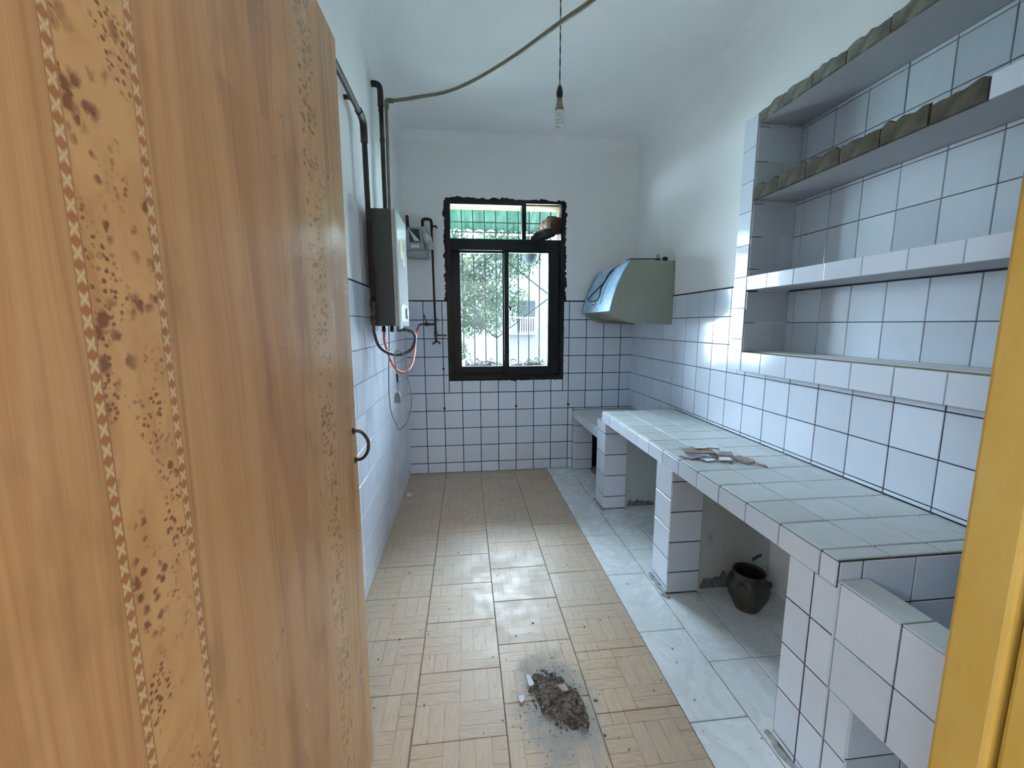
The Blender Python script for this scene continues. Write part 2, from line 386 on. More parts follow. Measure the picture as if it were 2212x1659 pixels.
def doorwood():
    """laminate print: grain, two burl strips, chain inlays; coordinates are the leaf's own (y along the leaf, z up)"""
    t = NT('wood_print_door'); o = t.co(); s = t.add('ShaderNodeSeparateXYZ'); t.l.new(o, s.inputs[0])
    y, z = s.outputs[1], s.outputs[2]
    def band(a, b, soft=0.0015):
        u = t.math('SUBTRACT', y, a); v = t.math('SUBTRACT', b, y)
        return t.math('MULTIPLY', t.math('DIVIDE', u, soft, clamp=True), t.math('DIVIDE', v, soft, clamp=True))
    low = t.noise(t.map(o, (1, 5, 0.7)), 1.4, 3)
    warp = t.math('MULTIPLY', t.math('SUBTRACT', low, 0.5), 0.10)
    cv = t.add('ShaderNodeCombineXYZ'); t.set(cv.inputs[1], t.math('ADD', y, warp)); t.set(cv.inputs[2], z)
    g1 = t.noise(t.map(cv.outputs[0], (1, 95, 0.9)), 1.0, 5, 0.65)
    g2 = t.noise(t.map(cv.outputs[0], (1, 18, 0.5)), 1.0, 3, 0.5)
    fine = t.noise(t.map(o, (1, 420, 6)), 1.0, 3, 0.6)
    # cathedral flames between the strips
    dy = t.math('ABSOLUTE', t.math('SUBTRACT', y, 0.48))
    fl = t.math('ADD', t.math('MULTIPLY', t.math('FRACT', t.math('ADD', t.math('MULTIPLY', z, 1.1), 0.25)), 0.12), t.math('MULTIPLY', t.math('SUBTRACT', low, 0.5), 0.12))
    flame = t.ramp(t.math('SUBTRACT', fl, dy), (0.0, 0.0), (0.012, 1.0), (0.06, 0.2))
    grain = t.math('ADD', t.math('MULTIPLY', g1, 0.55), t.math('ADD', t.math('MULTIPLY', g2, 0.35), t.math('MULTIPLY', fine, 0.12)))
    base = t.ramp(grain, (0.36, lin(172, 120, 76)), (0.5, lin(200, 152, 102)), (0.66, lin(216, 172, 120)))
    mid = band(0.25, 0.61, 0.05)
    base = t.mix(t.math('MULTIPLY', t.math('MULTIPLY', flame, mid), 0.35), base, lin(150, 96, 66))
    base = t.mix(t.math('MULTIPLY', mid, t.ramp(g1, (0.50, 0.0), (0.62, 0.4))), base, lin(158, 104, 74))
    # dark stains
    st = t.noise(t.map(o, (1, 5, 2.0)), 1.6, 4, 0.6)
    base = t.mix(t.ramp(st, (0.54, 0.0), (0.76, 0.55)), base, lin(112, 74, 50))
    # burl strips
    b1, b2 = band(0.1365, 0.2115), band(0.615, 0.715, 0.012)
    wv = t.noise(t.map(o, (1, 16, 10)), 1.0, 4, 0.6, 1.0)
    bcol = t.ramp(wv, (0.3, lin(196, 144, 92)), (0.6, lin(220, 174, 118)))
    base = t.mix(b1, base, bcol); base = t.mix(t.math('MULTIPLY', b2, 0.4), base, bcol)
    def spots(sc, thr, csc, c0, off, asp):
        vm = t.map(o, (1, sc*asp, sc), (off, off, off)); vo = t.add('ShaderNodeTexVoronoi'); vo.inputs['Scale'].default_value = 1.0
        nz = t.add('ShaderNodeTexNoise'); nz.inputs['Scale'].default_value = 2.2; t.l.new(vm, nz.inputs['Vector'])
        va = t.add('ShaderNodeVectorMath', operation='ADD'); t.l.new(vm, va.inputs[0])
        sc_ = t.add('ShaderNodeVectorMath', operation='SCALE'); sc_.inputs['Scale'].default_value = 0.55; t.l.new(nz.outputs['Color'], sc_.inputs[0])
        t.l.new(sc_.outputs[0], va.inputs[1]); t.l.new(va.outputs[0], vo.inputs['Vector'])
        sp = t.ramp(vo.outputs['Distance'], (thr*0.55, 1.0), (thr, 0.0))
        cl = t.ramp(t.noise(t.map(o, (1, csc, csc*0.7), (off, 0, off)), 1.0, 2), (c0, 0.0), (c0+0.06, 1.0))
        return t.math('MULTIPLY', sp, cl)
    sp = t.math('MAXIMUM', spots(80, 0.44, 15, 0.56, 3.3, 1.0), spots(170, 0.46, 17, 0.54, 9.1, 0.9))
    sp = t.math('MAXIMUM', sp, spots(50, 0.46, 12, 0.53, 5.7, 1.1))
    base = t.mix(t.math('MULTIPLY', t.math('MULTIPLY', sp, b1), 0.85), base, lin(116, 58, 30))
    sp2 = t.math('MAXIMUM', spots(100, 0.46, 24, 0.42, 1.9, 0.5), spots(60, 0.42, 18, 0.46, 7.7, 0.5))
    base = t.mix(t.math('MULTIPLY', t.math('MULTIPLY', sp2, b2), 0.7), base, lin(92, 62, 50))
    # chain inlay: white crosses and brown lozenges
    def chain(yc, hw, per):
        b = band(yc-hw, yc+hw, 0.001)
        u = t.math('DIVIDE', t.math('ABSOLUTE', t.math('SUBTRACT', y, yc)), hw)
        f = t.math('FRACT', t.math('DIVIDE', z, per)); f = t.math('ABSOLUTE', t.math('SUBTRACT', f, 0.5))      # 0..0.5
        loz = t.math('LESS_THAN', t.math('ADD', t.math('MULTIPLY', f, 3.4), t.math('MULTIPLY', u, 0.75)), 0.95)
        fs = t.math('ABSOLUTE', t.math('SUBTRACT', t.math('FRACT', t.math('DIVIDE', y, hw*0.8)), 0.5))
        x1 = t.math('LESS_THAN', t.math('ABSOLUTE', t.math('SUBTRACT', t.math('MULTIPLY', f, 2.0), t.math('SUBTRACT', 1.0, t.math('MULTIPLY', u, 0.6)))), 0.17)
        cc = t.mix(x1, t.mix(t.math('MULTIPLY', fs, 0.9), lin(214, 176, 126), lin(182, 132, 84)), lin(232, 208, 166))
        cc = t.mix(loz, cc, lin(178, 112, 62))
        cc = t.mix(0.18, cc, lin(190, 146, 102))
        return b, cc
    for yc, hw in ((0.1315, 0.0046), (0.2155, 0.0046)):
        b, cc = chain(yc, hw, 0.0176); base = t.mix(b, base, cc)
        for e in (yc-hw, yc+hw): base = t.mix(t.math('MULTIPLY', band(e-0.0008, e+0.0008, 0.0005), 0.5), base, lin(120, 82, 56))
    # chipped spots
    ch = t.noise(t.map(o, (1, 60, 60)), 0.4, 2)
    base = t.mix(t.ramp(ch, (0.92, 0.0), (0.94, 0.4)), base, lin(226, 196, 156))
    rg = t.ramp(t.noise(t.map(o, (1, 7, 5)), 1.2, 5, 0.65), (0.3, 0.24), (0.72, 0.46))
    t.bump(t.noise(t.map(o, (1, 9, 3)), 1.6, 3), 0.06, 0.01)
    return t.fin(base, rg, spec=0.45)
m_door = doorwood()
def yellowpaint():
    t = NT('mustard_yellow_paint'); p = t.pos()
    n = t.noise(t.map(p, (6, 6, 2.2)), 1.5, 5, 0.65); n2 = t.noise(t.map(p, (1, 1, .5)), 30, 4, 0.6)
    col = t.ramp(n, (0.3, lin(150, 114, 46)), (0.52, lin(186, 154, 74)), (0.75, lin(196, 170, 100)))
    col = t.mix(t.ramp(n2, (0.64, 0.0), (0.78, 0.5)), col, lin(128, 92, 34))
    t.bump(n2, 0.15, 0.003); return t.fin(col, 0.5)
m_yellow = yellowpaint()

# ------------------------------------------------------------------ tiles
TM = {}
ORI = {'Y-': Matrix(((1,0,0),(0,0,-1),(0,1,0))), 'X-': Matrix(((0,0,-1),(-1,0,0),(0,1,0))),
       'X+': Matrix(((0,0,1),(1,0,0),(0,1,0))), 'Y+': Matrix(((-1,0,0),(0,0,1),(0,1,0))), 'Z+': Matrix.Identity(3)}
EUL = {k: v.to_euler() for k, v in ORI.items()}
def tile_mesh(w, h, t, m, c=0.0014):
    key = (round(w, 3), round(h, 3), round(t, 4), m.name)
    if key in TM: return TM[key]
    w, h = key[0]/2, key[1]/2
    vs = []
    for (a, z) in ((0, 0), (0, t-c), (c, t)):
        vs += [(-w+a, -h+a, z), (w-a, -h+a, z), (w-a, h-a, z), (-w+a, h-a, z)]
    fs = [(8, 9, 10, 11)]
    for b in (0, 4):
        for i in range(4): fs.append((b+i, b+(i+1) % 4, b+4+(i+1) % 4, b+4+i))
    me = bpy.data.meshes.new('tile'); me.from_pydata(vs, [], fs); me.materials.append(m); TM[key] = me
    return me
def tile(parent, pl, d, u0, u1, v0, v1, m, t=0.005, gap=0.0028, name='tile', tilt=0.0025):
    if u1 < u0: u0, u1 = u1, u0
    if v1 < v0: v0, v1 = v1, v0
    w_, h_ = u1-u0-gap, v1-v0-gap
    if w_ < 0.006 or h_ < 0.006: return
    u, v = (u0+u1)/2, (v0+v1)/2
    jit = random.uniform(-0.0004, 0.0004)
    loc = {'Y-': (u, d-jit, v), 'Y+': (u, d+jit, v), 'X-': (d-jit, u, v), 'X+': (d+jit, u, v), 'Z+': (u, v, d+jit)}[pl]
    o = link_mesh(name, tile_mesh(w_, h_, t, m), parent, loc)
    R = ORI[pl].to_4x4() @ Matrix.Rotation(random.gauss(0, tilt), 4, 'X') @ Matrix.Rotation(random.gauss(0, tilt), 4, 'Y')
    o.rotation_euler = R.to_euler()
    return o
def cut(cell, hole):
    u0, u1, v0, v1 = cell; a0, a1, b0, b1 = hole
    if a1 <= u0 or a0 >= u1 or b1 <= v0 or b0 >= v1: return [cell]
    out = []
    if u0 < a0: out.append((u0, a0, v0, v1))
    if u1 > a1: out.append((a1, u1, v0, v1))
    l, r = max(u0, a0), min(u1, a1)
    if v0 < b0: out.append((l, r, v0, b0))
    if v1 > b1: out.append((l, r, b1, v1))
    return out
def grid(parent, pl, d, us, vs, m, holes=(), **kw):
    us = sorted(us); vs = sorted(vs)
    for a, b in zip(us, us[1:]):
        for c, e in zip(vs, vs[1:]):
            cells = [(a, b, c, e)]
            for h in holes: cells = [q for cl in cells for q in cut(cl, h)]
            for q in cells: tile(parent, pl, d, *q, m, **kw)
def steps(a, b, p, start):
    """joint positions from a to b with pitch p passing through start"""
    k0 = math.ceil((a-start)/p+0.03); out = [a]
    while start+k0*p < b-0.004:
        out.append(start+k0*p); k0 += 1
    return out+[b]
P = 0.154; ZJ = 0.706
rows = lambda a, b: steps(a, b, P, ZJ)

# ------------------------------------------------------------------ room shell
def struct(name, bm, m, label=None, **kw):
    return tag(obj(name, bm, m, **kw), label, kind='structure')
bm = BM()                                                          # back wall with the window opening
WX0, WX1, WZ0, WZ1 = 0.352, 1.332, 0.815, 2.276
box(bm, -0.2, WX0, D, D+0.24, -0.1, H+0.1); box(bm, WX1, 2.4, D, D+0.24, -0.1, H+0.1)
box(bm, WX0, WX1, D, D+0.24, -0.1, WZ0); box(bm, WX0, WX1, D, D+0.24, WZ1, H+0.1)
wall_back = struct('wall_back', bm, m_wall, 'white plaster back wall around the window, tiled below')
m_reveal = plaster('darkened_reveal_plaster', lin(96, 80, 48), 0.5, lin(60, 50, 34), 0.4, 5.0)  # yellowish plaster colour, darkened to subdue the brightly lit soffit
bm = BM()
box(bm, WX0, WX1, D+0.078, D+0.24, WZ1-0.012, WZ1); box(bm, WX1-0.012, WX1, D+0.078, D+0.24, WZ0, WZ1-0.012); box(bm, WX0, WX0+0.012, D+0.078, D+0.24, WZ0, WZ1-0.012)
obj('darkened_reveal_lining', bm, m_reveal, wall_back)  # thin lining added over the reveal to carry the darkened colour
wall_left = struct('wall_left', bx(-0.2, 0, 0.06, D, -0.1, H+0.1), m_wall, 'white plaster wall behind the water heater, tiled below')
NY0, NY1, NZ0, NZ1 = 0.42, 1.968, 1.142, 2.222
bm = BM()
box(bm, W, 2.13, NY1, D, -0.1, H+0.1); box(bm, W, 2.13, 0.06, NY0, -0.1, H+0.1)
box(bm, W, 2.13, NY0, NY1, -0.1, NZ0); box(bm, W, 2.13, NY0, NY1, NZ1, H+0.1); box(bm, 2.13, 2.2, 0.06, D, -0.1, H+0.1)
wall_right = struct('wall_right', bm, m_wall, 'white wall with a shelf niche, tiled above the counter')
bm = BM()
FY0, FY1 = 0.06, 0.298
box(bm, 0, 0.135, FY0, FY1, -0.1, H+0.1); box(bm, 1.0, W, FY0, FY1, -0.1, H+0.1); box(bm, 0.135, 1.0, FY0, FY1, 2.06, H+0.1)
wall_front = struct('wall_front', bm, m_wall, 'white wall around the doorway')
floor = struct('floor', bx(0, W, -0.1, D, -0.1, -0.004), m_grout_f, 'floor of wood print tiles with a marble strip')
ceiling = struct('ceiling', bx(-0.2, 2.2, 0.06, D+0.24, H, H+0.1), m_ceil, 'plain white ceiling')
def cove(name, a, b, ax, sx):
    """rounded plaster fillet between wall and ceiling"""
    r = 0.07; pts = [(0, 0)]+[(r-r*math.sin(t*math.pi/16), r-r*math.cos(t*math.pi/16)) for t in range(9)]
    bm = BM()
    if ax == 'Y': prism(bm, [(sx[0]+sx[1]*p, H-q) for p, q in pts], a, b, 'Y')
    else: prism(bm, [(sx[0]+sx[1]*p, H-q) for p, q in pts], a, b, 'X')
    return struct(name, bm, m_ceil, smooth=False)
cove('trim_1', 0.3, D, 'Y', (0, 1)); cove('trim_2', 0.3, D, 'Y', (W, -1)); cove('trim_3', 0, W, 'X', (D, -1))

# tile beds and tiles on the walls
TOP = ZJ+5*P
obj('grout_bed', bx(0, W, D-0.003, D+0.001, 0, WZ0), m_grout_b, wall_back)
obj('grout_bed', bx(0, WX0, D-0.003, D+0.001, WZ0, TOP+0.007), m_grout_b, wall_back)
obj('grout_bed', bx(WX1, W, D-0.003, D+0.001, WZ0, TOP+0.007), m_grout_b, wall_back)
cols = [0]+[0.152+P*i for i in range(12)]+[W]
grid(wall_back, 'Y-', D-0.001, cols, [0]+[0.09+P*k for k in range(4)]+[ZJ+P*k for k in range(6)], m_tile, holes=[(WX0-0.002, WX1+0.002, WZ0-0.004, 3), (1.43, W, 0, 0.535)], gap=0.0056)
for x, z in ((0.306, 0.815+0.10), (0.306, 0.575), (0.922, 0.580), (1.384, 0.585)):
    obj('wall_plug', lathe(BM(), [(0.0105, 0), (0.0105, 0.012), (0.007, 0.016)], (x, D-0.018, z), 'Y', 10), m_dark, wall_back)
obj('grout_bed', bx(-0.001, 0.003, 0.3, D, 0, TOP+0.007), m_grout, wall_left)
grid(wall_left, 'X+', 0.001, steps(0.46, D, P, D-0.09), [0]+[0.09+P*k for k in range(4)]+[ZJ+P*k for k in range(6)], m_tile)
RC = [D-0.133-k*P for k in range(22) if D-0.133-k*P > 0.3]
obj('grout_bed', bx(W-0.003, W+0.001, 2.07, D, 0.5, TOP+0.007), m_grout, wall_right)
obj('grout_bed', bx(W-0.003, W+0.001, 0.3, 2.07, 0.3, 1.045), m_grout, wall_right)
grid(wall_right, 'X-', W-0.001, [0.3]+RC[::-1]+[D], [0.535, 0.552, ZJ]+[ZJ+P*k for k in range(1, 6)], m_tile, gap=0.0042,
     holes=[(0, 2.72, 0, 0.69), (0, 2.072, 1.042, 3)])

# floor tiles
FC = [(0.0, 0.306, 1.055), (0.306, 0.604, 1.133), (0.604, 0.902, 1.242), (0.902, 1.197, 1.170)]
for x0, x1, s0 in FC:
    js = steps(-0.1, D, 0.2638, s0)
    for a, b in zip(js, js[1:]): tile(floor, 'Z+', -0.006, x0, x1, a, b, m_parquet, t=0.006, gap=0.003, tilt=0.002, name='tile')
for x0, x1, s0, p in ((1.197, 1.401, 1.106, 0.4015), (1.401, 1.582, 1.33, 0.4), (1.582, 1.765, 1.33, 0.4), (1.765, W, 1.33, 0.4)):
    js = steps(0.298, D, p, s0)
    if x0 > 1.3 and x0 < 1.5: js = sorted(js+[2.29])
    for a, b in zip(js, js[1:]):
        br = x0 > 1.55 and a > 2.9
        tile(floor, 'Z+', -0.006, x0, x1, a, b, m_parquet if br else m_marble, t=0.006, gap=0.004, tilt=0.0015, name='tile')

# ------------------------------------------------------------------ window
win = tag(empty('window_1', (0.842, D, WZ0)), 'black painted window with sliding sashes and an open fanlight', kind='structure')
F0, F1 = D-0.004, D+0.075
def wpart(name, parent, *b, bev=0.003, m=m_black): return obj(name, bx(*b, bev=bev), m, parent)
bm = BM()
for q in ((WX0, 0.390, WZ0, WZ1), (1.303, WX1, WZ0, WZ1), (0.390, 1.303, WZ0, 0.850), (0.390, 1.303, 1.888, 1.978), (0.390, 0.975, 2.244, 2.262)):
    box(bm, q[0], q[1], F0, F1, q[2], q[3], bev=0.003)
box(bm, 0.975, 1.010, F0, F1, 1.978, WZ1, bev=0.003)
for q in ((0.390, 0.402, F0+0.03, F1, 0.85, 1.888), (1.288, 1.303, F0+0.03, F1, 0.85, 1.888), (0.402, 1.288, F0+0.02, F1, 0.85, 0.862)): box(bm, *q)
frame = obj('window_frame', bm, m_black, win)
bm = BM()
for q in ((0.400, 0.462, 0.862, 1.888), (0.814, 0.866, 0.862, 1.888), (0.462, 0.814, 0.862, 0.926), (0.462, 0.814, 1.874, 1.888)):
    box(bm, q[0], q[1], D+0.046, D+0.072, q[2], q[3], bev=0.003)
sa = obj('sash', bm, m_black, win)
obj('pane', bx(0.458, 0.818, D+0.057, D+0.061, 0.92, 1.88), m_glass, sa)
bm = BM()
for q in ((0.826, 0.866, 0.856, 1.888), (1.203, 1.291, 0.856, 1.888), (0.866, 1.203, 0.846, 0.926), (0.866, 1.203, 1.874, 1.888)):
    box(bm, q[0], q[1], D+0.012, D+0.040, q[2], q[3], bev=0.003)
sb = obj('sash', bm, m_black, win)
obj('pane', bx(0.862, 1.207, D+0.024, D+0.028, 0.92, 1.88), m_glass, sb)
bm = box(BM(), 0.850, 0.862, D-0.004, D+0.014, 1.40, 1.455, bev=0.002); tube(bm, [(0.856, D-0.002, 1.44), (0.870, D-0.012, 1.432), (0.878, D-0.012, 1.40)], 0.006, 8, 4)
obj('latch', bm, m_black, sb)
obj('pane', bx(0.386, 0.782, D+0.050, D+0.054, 1.972, 2.250), m_glass_g, win)
obj('pane', bx(0.778, 0.980, D+0.040, D+0.044, 1.972, 2.250), m_glass_g, win)
def smear(edge, n, lo, hi, thick, seed, spread):
    """ragged run of black paint over the plaster beside the frame"""
    rs = random.Random(seed); bm = BM(); prev = None
    for i in range(n+1):
        t = i/n; wv = spread*(0.2+1.3*abs(mnoise.noise((seed, t*9.0, 0.3)))+0.9*max(0, mnoise.noise((seed, t*37.0, 5.3)))+0.35*rs.random())
        if edge == 'top': a, b = (lo+(hi-lo)*t, WZ1-0.016), (lo+(hi-lo)*t, WZ1+wv)
        elif edge == 'left': a, b = (WX0+0.01, lo+(hi-lo)*t), (WX0-wv, lo+(hi-lo)*t)
        elif edge == 'right': a, b = (WX1-0.01, lo+(hi-lo)*t), (WX1+wv, lo+(hi-lo)*t)
        else: a, b = (lo+(hi-lo)*t, WZ0+0.01), (lo+(hi-lo)*t, WZ0-wv)
        row = [bm.verts.new((q[0], D-y_, q[1])) for y_ in (-0.002, thick) for q in (a, b)]
        if prev:
            for s in ((2, 3), (3, 1), (0, 2)): bm.faces.new((prev[s[0]], row[s[0]], row[s[1]], prev[s[1]]))
        prev = row
    bmesh.ops.recalc_face_normals(bm, faces=bm.faces)
    return obj('paint_smear', bm, m_black, win)
smear('top', 70, WX0, WX1, 0.003, 3, 0.022); smear('left', 80, 1.45, 2.27, 0.003, 5, 0.022); smear('right', 110, TOP, 2.28, 0.003, 8, 0.022)
smear('bottom', 60, 0.75, WX1, 0.007, 11, 0.010); smear('left', 40, 0.82, 1.45, 0.006, 13, 0.004); smear('right', 40, 0.8, TOP, 0.006, 17, 0.008)

# ------------------------------------------------------------------ door leaf, frame
HY, DX = 0.235, 0.20
door = tag(empty('door_1', (DX, HY, 0)), 'open wood print door with two burl strips and chain inlays', kind='structure')
LEN = 1.117-HY
bm = box(BM(), DX-0.04, DX, HY, HY+LEN, 0.008, 1.948, bev=0.0025)
for v in bm.verts:                                                 # the leaf is slightly twisted
    if v.co.y > 1.0: v.co.x += -0.002+0.0083*v.co.z/1.95
leaf = obj('door_leaf', bm, m_door, door, keep=(DX, HY, 0))
bm = BM(); tube(bm, [(DX, HY+LEN-0.030, 1.010), (DX+0.022, HY+LEN-0.028, 1.006), (DX+0.036, HY+LEN-0.026, 0.985), (DX+0.038, HY+LEN-0.026, 0.968), (DX+0.034, HY+LEN-0.025, 0.95), (DX+0.02, HY+LEN-0.024, 0.933), (DX, HY+LEN-0.024, 0.930)], 0.0042, 10, 6)
hd = obj('handle', bm, m_handle, door, smooth=True)
bm = BM(); lathe(bm, [(0.010, 0), (0.010, 0.003), (0.006, 0.006)], (DX, HY+LEN-0.030, 1.010), 'X', 14); lathe(bm, [(0.010, 0), (0.010, 0.003), (0.006, 0.006)], (DX, HY+LEN-0.024, 0.930), 'X', 14)
obj('handle_rose', bm, m_handle, hd, smooth=True)
fr = tag(empty('trim_4', (0.97, 0.28, 0)), 'mustard yellow painted door frame, scuffed along its edge', kind='structure')
def jamb(nm, *b): return obj(nm, rough(bx(*b, bev=0.004), 0.0006, 20), m_yellow, fr)
jamb('jamb', 0.937, 1.0, 0.262, 0.302, 0, 2.0); jamb('jamb', 0.943, 1.0, FY0, 0.259, 0, 2.0)
jamb('jamb', 0.135, 0.155, FY0, 0.302, 0, 2.0); jamb('head', 0.135, 1.0, FY0, 0.302, 2.0, 2.06)

# ------------------------------------------------------------------ niche shelf
NX, NB = 1.892, 2.122
ns = thing('niche_shelf', (NX, 1.2, 1.04), 'white tiled shelf niche built into the wall, facing tiles missing from its upper shelves', 'shelf')
g = 0.004
obj('side_panel', bx(NX+g, NB, NY1+g, 2.068, 1.042, 2.268), m_cement, ns)
obj('side_panel', bx(NX+g, NB, 0.38, 0.46, 1.042, 2.268), m_cement, ns)
obj('back_panel', bx(NB, 2.129, 0.46, NY1+g, 1.142, 2.222), m_grout, ns)
bot = obj('bottom_slab', bx(NX+g, NB, 0.46, NY1+g, 1.042, 1.140), m_dusty, ns)
sh1 = obj('shelf_board', bx(NX+g, NB, 0.46, NY1+g, 1.447, 1.514), m_cement, ns)
sh2 = obj('shelf_board', bx(NX+0.010, NB, 0.46, NY1+g, 1.872, 1.930), m_cement, ns)
sh3 = obj('top_slab', bx(NX+0.010, NB, 0.46, NY1+g, 2.220, 2.264), m_cement, ns)
tag(bot, 'dust covered bottom slab')
# tiles: outer frame post, end panel, front rows, back
for z0, z1 in zip([1.042, 1.205, 1.36, 1.514, 1.668, 1.828, 1.968, 2.122], [1.205, 1.36, 1.514, 1.668, 1.828, 1.968, 2.122, 2.268]):
    tile(ns, 'X-', NX+g, NY1+0.003, 2.069, z0, z1, m_tile)
fj = [0.46, 0.59, 0.745, 0.898, 1.052, 1.205, 1.359, 1.513, 1.669, 1.828, NY1]
grid(ns, 'X-', NX+g, fj, [1.042, 1.141], m_tile); grid(ns, 'X-', NX+g, [y+0.002 for y in fj[:-1]]+[NY1], [1.447, 1.516], m_tile)
grid(ns, 'X-', NX+g, [0.46, 0.59, 0.745, 0.898, 1.052], [1.868, 1.935], m_tile)
obj('grout_bed', bx(NX+0.005, NB, NY1+0.001, NY1+0.004, 1.141, 2.22), m_grout, ns)
for za, zb, zs in ((1.141, 1.447, 1.287), (1.516, 1.872, 1.703), (1.932, 2.22, 2.05)):
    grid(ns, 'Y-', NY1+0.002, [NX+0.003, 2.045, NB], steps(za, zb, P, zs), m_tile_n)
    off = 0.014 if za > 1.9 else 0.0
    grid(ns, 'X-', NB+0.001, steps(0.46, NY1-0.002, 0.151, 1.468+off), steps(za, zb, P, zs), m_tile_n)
# mortar pads left where facing tiles fell off
def pads(ys, z0, z1, m, seed):
    for i, (a, b) in enumerate(zip(ys, ys[1:])):
        bm = BM(); n = 7; rs = random.Random(seed+i)
        top = []; prev = None
        for k in range(n+1):
            y = a-0.0015+(b-a+0.003)*k/n
            if k in (0, n): y = a-0.0022 if k == 0 else b+0.0022
            zt = z1+rs.uniform(-0.012, 0.003)-(0.006 if k in (0, n) else 0)
            dx = rs.uniform(-0.0022, 0.0016)
            row = [bm.verts.new(q) for q in ((NX+0.011, y, z0), (NX+0.002+dx, y, z0+0.002), (NX+0.001+dx+rs.uniform(-.001, .001), y, (z0+zt)/2), (NX+0.002+dx, y, zt-0.004), (NX+0.011, y, zt))]
            if prev:
                for j in range(4): bm.faces.new((prev[j], prev[j+1], row[j+1], row[j]))
            else: bm.faces.new(row)
            prev = row
        bm.faces.new(prev[::-1]); bmesh.ops.recalc_face_normals(bm, faces=bm.faces)
        obj('mortar_pad', bm, m, ns)
pads([NY1, 1.815, 1.657, 1.504, 1.350, 1.199, 1.054], 1.871, 1.941, m_mortar_d, 20)
pads([NY1-0.004, 1.813, 1.666, 1.516, 1.354, 1.208, 1.05, 0.90, 0.75], 2.221, 2.281, m_mortar, 50)

# ------------------------------------------------------------------ tiled counter
XE = 1.425
ct = thing('tiled_counter', (1.69, 1.8, 0), 'long white tiled masonry counter along the right wall, top grey with dust', 'counter')
obj('counter_slab', bx(XE+0.004, W-0.003, 0.881, 2.722, 0.615, 0.683), m_grout_w, ct)
CJ = [2.722, 2.57, 2.42, 2.272, 2.125, 1.978, 1.825, 1.676, 1.528, 1.379, 1.229, 1.078, 0.931, 0.877]
grid(ct, 'Z+', 0.683, [XE+0.002, 1.580, 1.737, 1.893, W-0.004], CJ[:-1]+[0.881], m_tile_d, gap=0.0056, tilt=0.0015)
grid(ct, 'X-', XE+0.004, CJ, [0.613, 0.6845], m_tile, gap=0.0052)
grid(ct, 'Y+', 2.720, [XE, 1.58, 1.737, W-0.004], [0.613, 0.686], m_tile)
def pier(y0, y1, frows, irows, nm='pier'):
    o = obj(nm, bx(XE+0.009, W-0.003, y0+0.004, y1, 0, 0.614), m_rawplaster, ct)
    obj('grout_bed', bx(XE+0.0065, XE+0.009, y0+0.004, y1, 0.0, 0.614), m_grout_w, o)
    obj('grout_bed', bx(XE+0.0065, 1.588, y0+0.0015, y0+0.004, 0.0, 0.614), m_grout_w, o)
    return o
def prow(o, y0, y1, frows, irows, cols=None):
    grid(o, 'X-', XE+0.009, cols or [y0, y1], frows, m_tile, gap=0.0046)
    grid(o, 'Y-', y0+0.004, [XE+0.004, 1.590], irows, m_tile, gap=0.0046)
p1 = pier(2.66, 2.832, 0, 0); prow(p1, 2.66, 2.832, [0.004, 0.100, 0.247, 0.394, 0.54, 0.614], [0.004, 0.092, 0.243, 0.392, 0.541, 0.614])
p2 = pier(1.732, 1.892, 0, 0); prow(p2, 1.732, 1.892, [0.004, 0.030, 0.175, 0.325, 0.473, 0.614], [0.004, 0.110, 0.262, 0.413, 0.561, 0.614])
p3 = pier(0.8765, 1.036, 0, 0)
grid(p3, 'X-', XE+0.009, [0.868, 0.948, 1.036], [0.004, 0.023, 0.178, 0.330, 0.478, 0.614], m_tile, gap=0.0046)
p4 = obj('pier', bx(XE+0.009, W-0.003, 0.807, 0.876, 0, 0.333), m_rawplaster, ct)
obj('grout_bed', bx(XE+0.0065, XE+0.009, 0.807, 0.868, 0.0, 0.333), m_grout_w, p4); obj('grout_bed', bx(XE+0.0065, 1.90, 0.8045, 0.807, 0.0, 0.333), m_grout_w, p4)
grid(p4, 'X-', XE+0.009, [0.803, 0.868], [0.004, 0.023, 0.178, 0.333], m_tile, gap=0.0046)
grid(p4, 'Y-', 0.807, [XE+0.004, 1.590, 1.744, 1.898], [0.004, 0.036, 0.19, 0.333], m_tile, gap=0.0046)
obj('grout_bed', bx(XE+0.006, W-0.003, 0.8785, 0.881, 0.4, 0.683), m_grout_w, ct)
grid(ct, 'Y-', 0.8805, [XE+0.004, 1.496, 1.648, 1.80, W-0.004], [0.402, 0.556, 0.684], m_tile, gap=0.0046)
# ragged mortar along the foot of the piers
for (y0, y1, s) in ((2.63, 2.84, 1), (1.70, 1.90, 2), (0.80, 1.05, 3)):
    bm = BM(); tube(bm, [(XE-0.004+0.006*math.sin(k*2.1+s), y0+(y1-y0)*k/9, 0.001) for k in range(10)], 0.010, 8, 2)
    for v in bm.verts: v.co.z = max(0.0005, v.co.z*0.8)
    rough(bm, 0.004, 45, s)
    obj('mortar_fillet', bm, m_fillet, ct)
bm = BM()
def blob(bm, cx, cy, cz, sx, sy, sz, seed, seg=10):
    r = bmesh.ops.create_icosphere(bm, subdivisions=2, radius=1.0)
    for v in r['verts']:
        n = mnoise.noise(v.co*1.7+Vector((seed, 0, 0)))*0.4
        v.co = Vector((cx+v.co.x*sx*(1+n), cy+v.co.y*sy*(1+n), cz+v.co.z*sz*(1+n)))
    return bm
